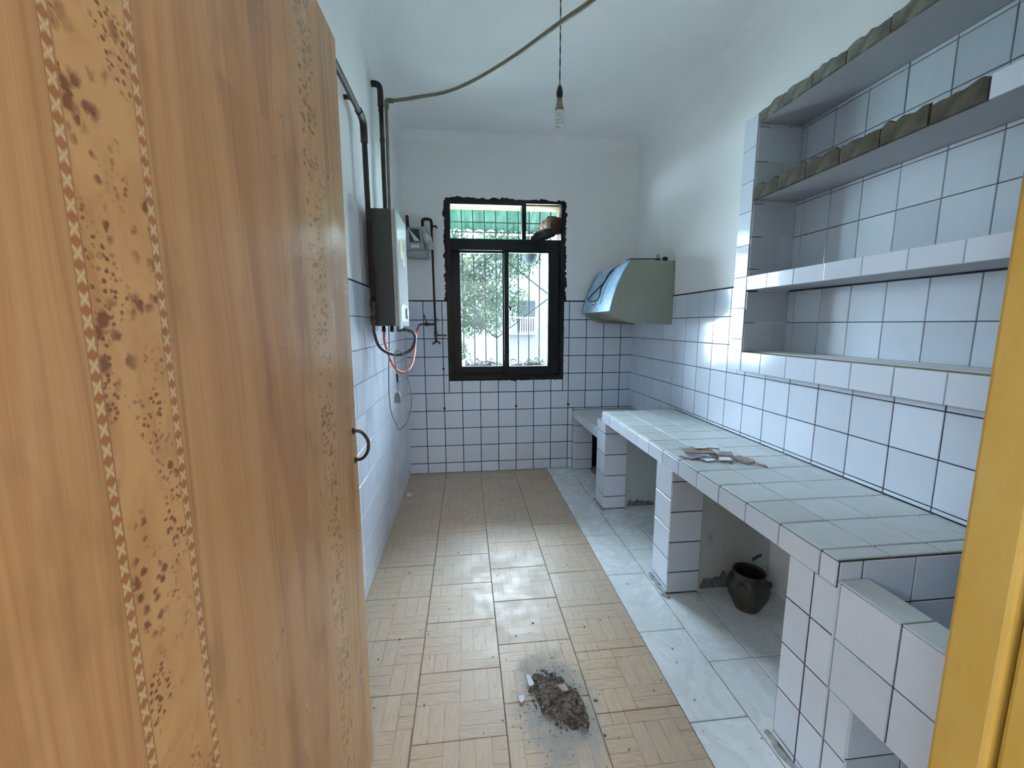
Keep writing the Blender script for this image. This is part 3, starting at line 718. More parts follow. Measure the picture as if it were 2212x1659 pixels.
# peeled patches at the foot of the plaster
for (yy, x0, x1, h, s) in ((2.664, 1.60, 1.80, 0.055, 4), (1.736, 1.60, 1.80, 0.085, 9)):
    bm = BM(); n = 26; prev = None
    for i in range(n+1):
        x = x0+(x1-x0)*i/n
        zt = h*(0.55+0.9*abs(mnoise.noise((x*23, s, 0)))) * min(1, (i+1)/3, (n-i+1)/3)
        row = [bm.verts.new(q) for q in ((x, yy, 0.012+0.006*mnoise.noise((x*40, s, 2))), (x, yy-0.0035, 0.014), (x, yy-0.0035, 0.012+zt), (x, yy, 0.012+zt))]
        if prev:
            for j in range(3): bm.faces.new((prev[j], prev[j+1], row[j+1], row[j]))
        prev = row
    bmesh.ops.recalc_face_normals(bm, faces=bm.faces)
    obj('bare_mortar_patch', bm, m_patch, ct)
bm = BM(); prism(bm, [(1.862, 0.155), (1.873, 0.157), (1.888, 0.166), (1.91, 0.171), (1.914, 0.163), (1.905, 0.156), (1.892, 0.152), (1.881, 0.145), (1.868, 0.133)], 1.7365, 1.7345, 'Y')
obj('bare_mortar_patch', bm, m_mortar_d, ct)

# low stand at the window end
st = thing('stove_stand', (1.69, 3.18, 0), 'low tiled stand in the corner by the window, lower than the long counter', 'counter')
obj('stand_slab', bx(XE+0.009, W-0.004, 2.834, D-0.004, 0.466, 0.530), m_grout_b, st)
SJ = [2.834, 2.94, 3.09, 3.242, 3.394, D-0.004]
grid(st, 'Z+', 0.530, [XE+0.007, 1.58, 1.735, 1.89, W-0.004], SJ, m_tile_d, gap=0.004)
grid(st, 'X-', XE+0.009, SJ, [0.464, 0.5315], m_tile, gap=0.0045)
lg = obj('leg', bx(XE+0.009, 1.60, 3.478, D-0.004, 0, 0.466), m_grout_b, st)
grid(lg, 'X-', XE+0.009, [3.472, D-0.004], [0.002, 0.09, 0.244, 0.398, 0.466], m_tile, gap=0.006)
grid(lg, 'Y-', 3.478, [XE+0.004, 1.60], [0.002, 0.09, 0.244, 0.398, 0.466], m_tile, gap=0.005)

# sink
sk = thing('tiled_sink', (1.69, 0.6, 0.335), 'white tiled masonry sink below the near end of the long counter', 'sink')
obj('front_wall', bx(XE+0.005, 1.512, 0.30, 0.8755, 0.336, 0.630), m_grout_w, sk)
obj('basin_floor', bx(1.512, W-0.006, 0.30, 0.8755, 0.336, 0.40), m_cement, sk)
grid(sk, 'X-', XE+0.005, [0.30, 0.414, 0.566, 0.718, 0.866], [0.334, 0.480, 0.6315], m_tile, gap=0.004)
tile(sk, 'X-', XE+0.005, 0.866, 0.8755, 0.334, 0.632, m_tile)
grid(sk, 'Z+', 0.630, [XE+0.003, 1.513], [0.30, 0.414, 0.566, 0.72, 0.8755], m_tile_d, gap=0.004)
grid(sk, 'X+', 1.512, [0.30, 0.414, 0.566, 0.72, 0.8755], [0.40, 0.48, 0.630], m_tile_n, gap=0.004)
grid(sk, 'Z+', 0.400, [1.517, 1.66, 1.81, W-0.006], [0.30, 0.414, 0.566, 0.72, 0.8755], m_tile_d, gap=0.004)

# ------------------------------------------------------------------ water heater
ht = thing('water_heater', (0.1, 2.36, 1.275), 'grey gas water heater with white front on the left wall', 'water heater')
HX0, HXF, HY0, HY1, HZ0, HZ1 = 0.046, 0.141, 2.192, 2.530, 1.277, 1.850
case = obj('case', bx(HX0, HXF, HY0, HY1, HZ0, HZ1, bev=0.003), m_heat_side, ht)
bm = BM()
for (dx, z) in ((0.055, 1.295+0.085), (0.072, 1.295+0.085), (0.060, 1.48)): lathe(bm, [(0.0045, 0), (0.0045, 0.0012)], (HX0+dx*0.7, HY0-0.0012, z-0.05), 'Y', 10)
obj('screw_hole', bm, m_dark, case)
obj('chrome_trim', bx(HXF, HXF+0.016, HY0+0.001, HY1-0.001, HZ0, HZ1, bev=0.002), m_chrome, ht)
fp = obj('front_cover', bx(HXF+0.016, HXF+0.026, HY0+0.002, HY1, HZ0-0.003, HZ1-0.001, bev=0.004), m_heat_front, ht)
FX = HXF+0.026
bm = prism(BM(), [(HY0+0.03, 1.30), (HY1-0.05, 1.30), (HY1-0.03, 1.34), (HY1-0.05, 1.385), (HY0+0.10, 1.398), (HY0+0.03, 1.37)], FX-0.0005, FX+0.002, 'X')
obj('dial_window', bm, m_meter, fp)
bm = lathe(BM(), [(0.030, 0), (0.030, 0.004), (0.026, 0.010), (0.022, 0.012)], (FX+0.001, HY1-0.12, 1.345), 'X', 24); obj('dial', bm, m_chrome, fp, smooth=True)
obj('energy_sticker', bx(FX-0.0003, FX+0.0008, HY0+0.10, HY0+0.175, 1.63, 1.725), m_yellow_s, fp)
obj('notice_sticker', bx(FX-0.0003, FX+0.0008, HY0+0.185, HY0+0.24, 1.60, 1.68), m_paper, fp)
bm = BM()
for y in (2.24, 2.28): lathe(bm, [(0.008, 0.02), (0.008, -0.012), (0.005, -0.02)], (0.155, y, 1.277), 'Z', 12)
obj('knob', bm, m_chrome, ht, smooth=True)
bm = BM()
for x, y in ((0.062, 2.30), (0.10, 2.33), (0.118, 2.44)):
    bm = BM(); lathe(bm, [(0.009, 0), (0.009, -0.018), (0.011, -0.018), (0.011, -0.030), (0.007, -0.034)], (x, y, 1.278), 'Z', 12); obj('pipe_stub', bm, m_brass, ht, smooth=True)
# flex hose from pipe to heater
hz = tag(obj('flexible_hose', tube(BM(), [(0.042, 2.150, 1.285), (0.044, 2.152, 1.24), (0.056, 2.19, 1.175), (0.090, 2.25, 1.136), (0.133, 2.32, 1.122), (0.188, 2.37, 1.142), (0.212, 2.40, 1.195), (0.200, 2.43, 1.238), (0.150, 2.44, 1.255), (0.120, 2.44, 1.250)], 0.0085, 12, 8), m_braid, smooth=True), 'dark braided hose looping under the water heater', 'hose')
oh = tag(obj('gas_hose', tube(BM(), [(0.060, 2.32, 1.248), (0.052, 2.36, 1.19), (0.071, 2.40, 1.09), (0.098, 2.42, 1.032), (0.130, 2.46, 1.008), (0.162, 2.55, 1.030), (0.170, 2.70, 1.10), (0.150, 2.95, 1.175), (0.140, 3.15, 1.245), (0.135, 3.33, 1.279), (0.152, 3.44, 1.287)], 0.0065, 10, 8), m_orange, smooth=True), 'orange rubber gas hose hanging below the water heater', 'hose')
tag(obj('hose_end', tube(BM(), [(0.140, 3.15, 1.2455), (0.135, 3.33, 1.2795), (0.150, 3.435, 1.2875)], 0.0075, 10, 8), m_rubber, oh, smooth=True), 'black rubber end of the hose')
pc = thing('power_cord', (0.10, 2.36, 1.27), 'grey power cord with plug dangling below the water heater', 'cord')
Yc = 2.30
obj('cable', tube(BM(), [(0.085, 2.32, 1.28), (0.088, Yc, 1.20), (0.0875, Yc-.02, 1.13), (0.080, Yc-.02, 1.0), (0.078, Yc-.02, 0.905), (0.084, Yc-.02, 0.815), (0.110, Yc-.02, 0.740), (0.129, Yc-.02, 0.714), (0.170, Yc-.02, 0.764), (0.193, Yc-.02, 0.849), (0.192, Yc-.02, 0.925), (0.181, Yc-.02, 0.998), (0.174, Yc-.02, 1.096), (0.156, Yc-.035, 1.140), (0.133, Yc-.06, 1.148), (0.118, Yc-.04, 1.105), (0.121, Yc-.02, 1.047), (0.125, Yc-.02, 1.013), (0.126, Yc-.02, 0.984), (0.124, Yc-.02, 0.930)], 0.0032, 8, 8), m_cord, pc, smooth=True)
obj('strain_relief', tube(BM(), [(0.1245, Yc-.02, 1.020), (0.1265, Yc-.02, 0.975)], 0.0065, 10, 1), m_dark, pc)
bm = prism(BM(), [(0.114, 0.918), (0.131, 0.918), (0.138, 0.905), (0.138, 0.862), (0.104, 0.862), (0.107, 0.900)], Yc-0.030, Yc-0.010, 'Y')
bmesh.ops.bevel(bm, geom=bm.edges[:], offset=0.003, segments=2, affect='EDGES')
pg = obj('plug', bm, m_cord, pc)
bm = BM()
for z in (0.872, 0.884): box(bm, 0.137, 0.152, Yc-0.022, Yc-0.018, z, z+0.002)
obj('plug_pin', bm, m_chrome, pg)

# ------------------------------------------------------------------ pipes
wp = thing('water_pipe', (0.04, 2.15, 1.3), 'dark rusty pipe running along the left wall and down beside the water heater', 'pipe')
obj('pipe', tube(BM(), [(0.042, 0.55, 2.235), (0.042, 1.2, 2.232), (0.042, 2.10, 2.228)], 0.0125, 12, 1), m_iron, wp, smooth=True)
obj('pipe', tube(BM(), [(0.042, 2.150, 2.19), (0.043, 2.151, 1.8), (0.046, 2.152, 1.40)], 0.0125, 12, 1), m_iron, wp, smooth=True)
obj('elbow', tube(BM(), [(0.042, 2.06, 2.229), (0.042, 2.115, 2.228), (0.042, 2.143, 2.214), (0.042, 2.150, 2.185), (0.042, 2.150, 2.13)], 0.0165, 12, 6), m_iron, wp, smooth=True)
bm = BM(); tube(bm, [(0.0, 1.99, 2.246), (0.022, 1.99, 2.246), (0.042, 1.99, 2.232)], 0.010, 10, 4); obj('wall_bracket', bm, m_iron, wp, smooth=True)
bm = BM(); lathe(bm, [(0.011, 0.40), (0.015, 0.40), (0.015, 0.372), (0.012, 0.37), (0.012, 0.315), (0.016, 0.312), (0.016, 0.296), (0.012, 0.294), (0.012, 0.28)], (0.044, 2.150, 1.0), 'Z', 14)
obj('union_fitting', bm, m_brass, wp, smooth=True)
vp = thing('drop_pipe', (0.05, 2.60, 1.9), 'black pipe dropping from the ceiling corner behind the water heater, beside the grey conduit', 'pipe')
obj('pipe', tube(BM(), [(0.048, 2.595, 2.56), (0.047, 2.59, 1.75)], 0.0125, 12, 1), m_iron, vp, smooth=True)
obj('elbow', tube(BM(), [(0.0, 2.598, 2.617), (0.02, 2.598, 2.617), (0.040, 2.597, 2.608), (0.047, 2.596, 2.58), (0.047, 2.595, 2.50)], 0.0165, 12, 6), m_iron, vp, smooth=True)
for z in (2.47, 2.31): obj('pipe_clip', lathe(BM(), [(0.0145, 0), (0.0145, 0.02)], (0.0475, 2.593, z), 'Z', 12), m_iron, vp)
cd = thing('plastic_conduit', (0.06, 2.68, 2.58), 'grey plastic conduit bowing out from the corner pipes across the ceiling', 'conduit')
obj('conduit_pipe', tube(BM(), [(0.063, 2.68, 2.57), (0.061, 2.665, 2.2), (0.059, 2.655, 1.85)], 0.0095, 12, 4), m_conduit, cd, smooth=True)
obj('conduit_pipe', tube(BM(), [(0.07, 2.705, 2.583), (0.227, 2.647, 2.58), (0.469, 2.530, 2.58), (0.723, 2.262, 2.58), (0.932, 1.968, 2.58), (1.035, 1.825, 2.58), (1.15, 1.64, 2.60), (1.27, 1.42, 2.66), (1.34, 1.28, 2.77)], 0.0098, 12, 8), m_conduit, cd, smooth=True)
obj('elbow', tube(BM(), [(0.0632, 2.685, 2.53), (0.0634, 2.69, 2.562), (0.066, 2.698, 2.580), (0.082, 2.701, 2.5835), (0.10, 2.698, 2.583)], 0.0135, 12, 6), m_conduit, cd, smooth=True)

# gas meter and riser on back wall
gm = thing('gas_meter', (0.13, D-0.08, 1.8), 'small grey gas meter on the back wall beside the water heater', 'meter')
MY0, MY1 = D-0.135, D-0.004
mb = obj('meter_case', bx(0.052, 0.212, MY0, MY1, 1.805, 1.862, bev=0.012), m_meter, gm)
bm = prism(BM(), [(0.060, 1.855), (0.192, 1.855), (0.170, 2.028), (0.066, 2.028)], MY0-0.012, MY1, 'Y'); bmesh.ops.bevel(bm, geom=bm.edges[:], offset=0.004, segments=2, affect='EDGES')
obj('counter_housing', bm, m_meter, gm)
bm = prism(BM(), [(0.082, 1.915), (0.166, 1.915), (0.155, 2.012), (0.078, 2.012)], MY0-0.0145, MY0-0.011, 'Y'); obj('dial_glass', bm, m_meter_g, gm)
bm = prism(BM(), [(0.074, 2.016), (0.162, 1.923), (0.118, 1.923)], MY0-0.017, MY0-0.0142, 'Y'); obj('torn_label', bm, m_paper, gm)
obj('plate', bx(0.092, 0.154, MY0-0.0145, MY0-0.011, 1.873, 1.897), m_paper, gm)
obj('seal', bx(0.10, 0.15, MY0-0.006, MY0+0.003, 1.84, 1.848), m_chrome, gm)
obj('inlet_pipe', tube(BM(), [(0.062, D-0.055, 2.02), (0.058, D-0.055, 2.09), (0.054, D-0.045, 2.125), (0.052, D, 2.135)], 0.012, 12, 6), m_iron, gm, smooth=True)
gp = thing('gas_riser', (0.25, D-0.05, 1.15), 'thin dark gas pipe hooked over from the meter and down beside the window', 'pipe')
obj('pipe', tube(BM(), [(0.178, D-0.06, 2.03), (0.176, D-0.06, 2.085), (0.184, D-0.06, 2.104), (0.21, D-0.055, 2.109), (0.235, D-0.05, 2.105), (0.244, D-0.05, 2.085), (0.244, D-0.05, 2.03)], 0.0115, 12, 6), m_iron, gp, smooth=True)
obj('pipe', tube(BM(), [(0.244, D-0.05, 2.04), (0.249, D-0.05, 1.5), (0.252, D-0.05, 1.20)], 0.0085, 10, 1), m_iron, gp, smooth=True)
bm = BM(); tube(bm, [(0.250, D-0.05, 2.058), (0.278, D-0.05, 2.058)], 0.007, 8, 1); tube(bm, [(0.276, D-0.05, 2.058), (0.281, D, 2.058)], 0.008, 8, 1); tube(bm, [(0.252, D-0.05, 1.325), (0.265, D, 1.325)], 0.007, 8, 1)
obj('wall_bracket', bm, m_iron, gp)
bm = BM(); tube(bm, [(0.252, D-0.05, 1.286), (0.15, D-0.07, 1.288)], 0.009, 10, 1); tube(bm, [(0.205, D-0.065, 1.287), (0.170, D-0.068, 1.287)], 0.014, 10, 1)
vb = obj('valve', bm, m_brass, gp, smooth=True)
bm = BM(); tube(bm, [(0.182, D-0.075, 1.295), (0.174, D-0.085, 1.33), (0.166, D-0.085, 1.366)], 0.006, 8, 3, rf=lambda t: 1-0.3*t); obj('lever', bm, m_brass, vb, smooth=True)
bm = BM(); lathe(bm, [(0.010, 0.11), (0.013, 0.09), (0.014, 0.055), (0.010, 0.045), (0.010, 0.02), (0.007, 0.0)], (0.252, D-0.05, 1.135), 'Z', 12)
vb2 = obj('valve', bm, m_brass, gp, smooth=True)
bm = BM(); tube(bm, [(0.262, D-0.055, 1.198), (0.30, D-0.06, 1.197), (0.343, D-0.06, 1.194)], 0.006, 8, 3); obj('lever', bm, m_brass, vb2, smooth=True)
bm = BM(); tube(bm, [(0.252, D-0.055, 1.150), (0.24, D-0.06, 1.135), (0.225, D-0.06, 1.127)], 0.007, 8, 3); tube(bm, [(0.256, D-0.055, 1.150), (0.275, D-0.06, 1.142), (0.288, D-0.06, 1.126)], 0.006, 8, 3); obj('wing_nut', bm, m_bakelite, vb2)
bm = BM()
tube(bm, [(0.178, D-0.085, 2.035), (0.195, D-0.090, 1.99), (0.215, D-0.09, 1.94), (0.235, D-0.085, 1.89), (0.238, D-0.08, 1.87)], 0.026, 14, 6, rf=lambda t: 0.35+1.0*math.sin(math.pi*min(1, t*0.85+0.1))**0.8)
rough(bm, 0.010, 55, 4)
tag(obj('plastic_wrap', bm, m_film), 'crumpled clear plastic wrap tied around the gas meter outlet', 'wrap')

# ------------------------------------------------------------------ lamp
lp = thing('pendant_bulb', (0.962, 2.10, 2.22), 'bare spiral bulb hanging on a thin black twisted cord', 'lamp')
LX, LY = 0.962, 2.10
bm = BM()
for ph in (0, math.pi):
    tube(bm, [(LX+0.0018*math.cos(ph+k*0.9), LY+0.0018*math.sin(ph+k*0.9), 2.395+(H-2.395)*k/24) for k in range(25)], 0.0017, 6, 2)
obj('cord', bm, m_bakelite, lp, smooth=True)
obj('cord_grip', lathe(BM(), [(0.003, 2.403), (0.009, 2.396), (0.0145, 2.375), (0.0155, 2.362), (0.013, 2.348), (0.011, 2.344)], (LX, LY, 0), 'Z', 20), m_bakelite, lp, smooth=True)
obj('lamp_holder', lathe(BM(), [(0.010, 2.346), (0.0125, 2.338), (0.0135, 2.325), (0.018, 2.308), (0.0205, 2.298), (0.0205, 2.288)], (LX, LY, 0), 'Z', 20), m_brasslamp, lp, smooth=True)
bb = obj('bulb_base', lathe(BM(), [(0.0195, 2.290), (0.0205, 2.287), (0.0195, 2.272), (0.015, 2.266), (0.010, 2.262)], (LX, LY, 0), 'Z', 20), m_bulb, lp, smooth=True)
bm = BM(); hel = []
for k in range(85):
    a = k/84*3.5*2*math.pi; hel.append((LX+0.0150*math.cos(a), LY+0.0150*math.sin(a), 2.262-0.050*k/84))
tube(bm, hel, 0.0062, 10, 1); tube(bm, [(LX+0.004, LY, 2.27), (LX+0.006, LY, 2.245), hel[0]], 0.005, 8, 3); tube(bm, [(LX-0.004, LY, 2.27), (LX-0.004, LY, 2.23), (LX-0.002, LY, 2.216), hel[-1]], 0.005, 8, 3)
obj('spiral_tube', bm, m_bulb, lp, smooth=True)

# ------------------------------------------------------------------ range hood
hdx = thing('range_hood', (1.75, 3.15, 1.28), 'olive grey range hood with pale blue front in the corner beside the window', 'range hood')
h0, h1 = 2.815, 3.50
prof = [(W-0.007, 1.716), (1.632, 1.718), (1.580, 1.634), (1.536, 1.538), (1.508, 1.45), (1.491, 1.372), (1.535, 1.350), (1.585, 1.312), (1.630, 1.294), (1.72, 1.287), (W-0.007, 1.278)]
sidep = prism(BM(), prof, h0, h0+0.012, 'Y'); obj('side_panel', sidep, m_hood, hdx)
obj('side_panel', prism(BM(), prof, h1-0.012, h1, 'Y'), m_hood, hdx)
obj('body', prism(BM(), [(W-0.008, 1.712), (1.640, 1.712), (1.545, 1.538), (1.503, 1.385), (1.60, 1.335), (1.64, 1.315), (W-0.008, 1.300)], h0+0.012, h1-0.012, 'Y'), m_hood_u, hdx)
fpts = prof[1:6]
def sheet(pts, off, th, y0, y1):
    o1 = []; o2 = []
    for i, p in enumerate(pts):
        a = Vector(pts[max(i-1, 0)]); b = Vector(pts[min(i+1, len(pts)-1)]); t = (b-a).normalized(); n = Vector((t.y, -t.x))
        n = n if n.x < 0 else -n
        o1.append(tuple(Vector(p)+n*off)); o2.append(tuple(Vector(p)+n*(off+th)))
    return prism(BM(), o1+o2[::-1], y0, y1, 'Y')
def interp(pts, k):
    return [tuple(Vector(a)*(1-t/k)+Vector(b)*(t/k)) for a, b in zip(pts, pts[1:]) for t in range(k)]+[pts[-1]]
sf = obj('front_panel', sheet(fpts, 0.0, 0.004, h0-0.002, h1+0.002), m_hood_f, hdx)
obj('film_edge', sheet(fpts, 0.0035, 0.0015, h0-0.003, h0+0.012), m_hood_e, sf)
obj('film_edge', sheet(fpts, 0.0035, 0.0015, h1-0.02, h1+0.003), m_hood_e, sf)
obj('access_panel', sheet(interp(fpts, 4)[2:14], 0.004, 0.004, h0+0.24, h1-0.06), m_hood_f, sf)
# oval badge
bd = lathe(BM(), [(0.020, 0), (0.020, 0.003), (0.017, 0.004)], (0, 0, 0), 'X', 24)
for v in bd.verts: v.co = Vector((-v.co.x, v.co.y*1.45, v.co.z*0.85))
rotb = Matrix.Rotation(math.radians(12), 3, 'Y')
for v in bd.verts: v.co = rotb @ v.co + Vector((1.4925, 3.20, 1.434))
bmesh.ops.recalc_face_normals(bd, faces=bd.faces)
badge = obj('badge', bd, m_paper, sf, smooth=True)
fc = bpy.data.curves.new('badge_text', 'FONT'); fc.body = 'vibo'; fc.size = 0.024; fc.align_x = 'CENTER'; fc.align_y = 'CENTER'; fc.extrude = 0.0006
to = bpy.data.objects.new('tmp_text', fc); COL.objects.link(to)
dg = bpy.context.evaluated_depsgraph_get(); tme = bpy.data.meshes.new_from_object(to.evaluated_get(dg)); bpy.data.objects.remove(to)
tme.materials.append(m_dark)
tx = link_mesh('badge_text', tme, badge, (1.4872, 3.20, 1.4348))
tx.rotation_euler = (Matrix(((0, 0, -1), (-1, 0, 0), (0, 1, 0))).to_4x4() @ Matrix.Rotation(math.radians(-12), 4, 'X')).to_euler()
hc = [(1.82, 2.822, 1.727), (1.75, 2.820, 1.726), (1.68, 2.820, 1.724), (1.626, 2.830, 1.724), (1.612, 2.94, 1.712), (1.606, 3.037, 1.700), (1.592, 3.105, 1.675), (1.570, 3.124, 1.636), (1.556, 3.13, 1.605), (1.538, 3.19, 1.568), (1.521, 3.295, 1.527), (1.509, 3.385, 1.495), (1.503, 3.365, 1.474), (1.500, 3.251, 1.461), (1.501, 3.147, 1.465), (1.509, 3.105, 1.492), (1.521, 3.120, 1.529), (1.533, 3.14, 1.557), (1.556, 3.11, 1.610), (1.580, 3.10, 1.652), (1.597, 3.06, 1.682)]
# push the loop clear of the panel
cb = obj('power_cord', tube(BM(), [(x-0.002 if x < 1.63 else x, y, z) for x, y, z in hc], 0.0042, 8, 8), m_dark, hdx, smooth=True)
bm = box(BM(), 1.815, 1.85, 2.828, 2.85, 1.717, 1.735, bev=0.004)
for x in (1.826, 1.840): box(bm, x, x+0.003, 2.838, 2.842, 1.735, 1.762)
obj('plug', bm, m_dark, cb)
bm = box(BM(), 1.872, 1.902, 2.83, 2.86, 1.716, 1.744, bev=0.004); obj('outlet_collar', bm, m_dark, hdx)

# ------------------------------------------------------------------ clay pot
pot = thing('clay_pot', (1.765, 1.595, 0), 'small dark clay pot on the floor under the counter', 'pot')
pc0 = (1.748, 1.600, 0.0)
prf = [(0.044, 0.0), (0.050, 0.004), (0.068, 0.040), (0.083, 0.075), (0.0885, 0.105), (0.085, 0.132), (0.074, 0.152), (0.066, 0.160), (0.0655, 0.166), (0.068, 0.174), (0.067, 0.181), (0.062, 0.182), (0.058, 0.174), (0.060, 0.158), (0.078, 0.13), (0.082, 0.105), (0.074, 0.062), (0.044, 0.015), (0.0, 0.012)]
obj('pot_body', lathe(BM(), prf, pc0, 'Z', 36), m_pot, pot, smooth=True)
for a in (215, 325):
    ca, sa_ = math.cos(math.radians(a)), math.sin(math.radians(a)); tx_, ty_ = -sa_, ca
    P0 = lambda r, s, z: (pc0[0]+ca*r+tx_*s, pc0[1]+sa_*r+ty_*s, z)
    obj('lug', tube(BM(), [P0(0.080, -0.016, 0.128), P0(0.085, -0.015, 0.140), P0(0.085, 0, 0.146), P0(0.085, 0.015, 0.140), P0(0.080, 0.016, 0.128)], 0.005, 8, 5), m_pot, pot, smooth=True)

# ------------------------------------------------------------------ broken tile pieces on the counter
def shard(name, poly, z, th, rx, ry, label, group, m=(m_tile, m_bisque), flip=False):
    cx = sum(p[0] for p in poly)/len(poly); cy = sum(p[1] for p in poly)/len(poly)
    bm = prism(BM(), [(x-cx, y-cy) for x, y in poly], 0, th, 'Z')
    for f in bm.faces:
        up_ = f.normal.z > 0.5
        f.material_index = (1 if flip else 0) if up_ else (0 if (flip and f.normal.z < -0.5) else 1)
    me = bpy.data.meshes.new(name); bm.to_mesh(me); bm.free()
    for q in m: me.materials.append(q)
    R = Matrix.Rotation(rx, 3, 'X') @ Matrix.Rotation(ry, 3, 'Y')
    lo = min((R @ v.co).z for v in me.vertices)
    o = link_mesh(name, me, None, (cx, cy, z-lo)); o.rotation_euler = R.to_euler()
    return tag(o, label, 'tile fragment', group)
G = 'broken tile pieces on the counter'; zt = 0.6893
shard('tile_shard', [(1.445, 1.71), (1.475, 1.735), (1.54, 1.69), (1.52, 1.668), (1.475, 1.66)], zt, 0.006, 0.03, -0.05, 'lowest white glazed broken tile piece nearest the counter edge in the heap', G)
shard('tile_shard', [(1.475, 1.765), (1.463, 1.695), (1.60, 1.68), (1.615, 1.735)], zt+0.013, 0.007, 0.02, 0.03, 'largest broken tile piece in the heap, ridged pinkish back turned up', G, flip=True)
shard('tile_shard', [(1.606, 1.806), (1.662, 1.765), (1.652, 1.735), (1.595, 1.765)], zt+0.012, 0.006, -0.10, 0.02, 'white glazed broken tile piece propped at the back of the heap', G)
shard('tile_shard', [(1.512, 1.664), (1.576, 1.65), (1.565, 1.628), (1.525, 1.622)], zt, 0.006, 0.02, 0.0, 'small white curved broken tile piece in front of the ridged one', G)
shard('tile_shard', [(1.58, 1.620), (1.642, 1.612), (1.645, 1.652), (1.60, 1.660)], zt, 0.008, 0.04, 0.0, 'squarish white broken tile piece at the front of the heap', G)
shard('tile_shard', [(1.650, 1.655), (1.705, 1.672), (1.735, 1.612), (1.722, 1.585), (1.676, 1.570)], zt, 0.008, 0.0, 0.03, 'flat pinkish broken tile piece lying apart to the wall side of the heap', G, flip=True)
shard('tile_shard', [(1.645, 1.735), (1.700, 1.722), (1.695, 1.705), (1.64, 1.705)], zt+0.010, 0.005, 0.06, 0.03, 'thin white broken tile sliver behind the pinkish pieces', G)
shard('tile_shard', [(1.600, 1.705), (1.69, 1.690), (1.672, 1.662), (1.61, 1.672)], zt+0.004, 0.006, 0.0, -0.03, 'pinkish broken tile piece wedged in the middle of the heap', G, flip=True)
shard('tile_shard', [(1.523, 1.768), (1.585, 1.760), (1.600, 1.735), (1.535, 1.728)], zt+0.022, 0.005, -0.03, 0.05, 'white glazed broken tile piece lying on top of the ridged one', G)
shard('tile_shard', [(1.716, 1.566), (1.735, 1.556), (1.738, 1.535), (1.722, 1.540)], zt, 0.006, 0.0, 0.0, 'tiny dark edged broken tile crumb beyond the flat pinkish piece', G, flip=True)
def chips(name, n, spot, smin, smax, m, label, cat, seed):
    rs = random.Random(seed); bm = BM()
    for i in range(n):
        x, y, z = spot(rs); s = rs.uniform(smin, smax)
        r = bmesh.ops.create_icosphere(bm, subdivisions=1, radius=s)
        q = rs.uniform(0.4, 1.0); e = rs.uniform(0.5, 1.3)
        for v in r['verts']:
            v.co = Vector((x+v.co.x*e*rs.uniform(.7, 1.2), y+v.co.y*rs.uniform(.7, 1.2)/e, z+max(-0.2*s, v.co.z*q)))
    return tag(obj(name, bm, m), label, cat, kind='stuff')
def heap_spot(rs):
    a = rs.gauss(0, 0.5); t = rs.gauss(0, 0.35)
    return (1.60+a*0.10, 1.69-a*0.10+t*0.10, zt)
chips('tile_crumbs', 70, heap_spot, 0.0012, 0.0042, m_mortar_d, 'dark crumbs scattered around the broken tiles on the counter', 'crumbs', 31)

# ------------------------------------------------------------------ rubble heap on the floor
rs = random.Random(5); bm = BM(); N = 64; gridv = {}
RC0 = (0.784, 1.243)
for i in range(N+1):
    for j in range(N+1):
        u, v = i/N*2-1, j/N*2-1
        x, y = RC0[0]+u*0.085-v*0.036, RC0[1]+v*0.122
        r2_ = u*u*1.1+v*v
        e = 1-r2_+0.9*mnoise.noise((x*17, y*17, 2.0))+0.5*mnoise.noise((x*45, y*45, 6.0))
        z = 0.017*max(-0.2, e)*(0.6+0.8*abs(mnoise.noise((x*60, y*60, 1)))+0.9*abs(mnoise.noise((x*130, y*130, 4))))-0.002
        gridv[i, j] = (bm.verts.new((x, y, z)), z)
for i in range(N):
    for j in range(N):
        q = (gridv[i, j], gridv[i+1, j], gridv[i+1, j+1], gridv[i, j+1])
        if max(k[1] for k in q) > 0: bm.faces.new([k[0] for k in q])
bmesh.ops.delete(bm, geom=[v for v in bm.verts if not v.link_faces], context='VERTS')
def pile_spot(rs):
    u, v = rs.gauss(0, 0.42), rs.gauss(0, 0.42)
    x, y = RC0[0]+u*0.085-v*0.036, RC0[1]+v*0.122
    return x, y, 0.018*max(0, 1-u*u-v*v)
for i in range(330):
    x, y, z = pile_spot(rs); s = min(0.013, rs.uniform(0.002, 0.006)/max(0.35, rs.random())) * (1.0 if z > 0.004 else 0.5)
    r = bmesh.ops.create_icosphere(bm, subdivisions=1, radius=s); st_ = (rs.uniform(.5, 1.5), rs.uniform(.5, 1.4), rs.uniform(.4, 1.0))
    for v in r['verts']: v.co = Vector((x+v.co.x*st_[0]*rs.uniform(.7, 1.3), y+v.co.y*st_[1]*rs.uniform(.7, 1.3), max(0.0006, z+v.co.z*st_[2]*rs.uniform(.7, 1.3))))
tag(obj('rubble_heap', bm, m_rub), 'small heap of grey rubble swept together on the wood print floor', 'rubble', kind='stuff')
chips('dust_crumbs', 260, lambda r: (RC0[0]-0.02+r.gauss(0, 0.075), RC0[1]+r.gauss(0, 0.10), 0.0012), 0.0008, 0.0026, m_rub, 'fine crumbs scattered around the rubble heap', 'crumbs', 77)
chips('grey_crumbs', 160, lambda r: (RC0[0]+r.gauss(0, 0.055)-0.0, RC0[1]+r.gauss(0, 0.07), 0.012+r.uniform(-0.01, 0.008)), 0.0012, 0.0034, m_fillet, 'light grey mortar crumbs on and around the rubble heap', 'crumbs', 79)
chips('white_crumbs', 110, lambda r: (RC0[0]-0.075+r.gauss(0, 0.022), RC0[1]+0.085+r.gauss(0, 0.02), 0.0012), 0.0008, 0.0024, m_paper, 'pale plaster crumbs at the far side of the rubble heap', 'crumbs', 78)
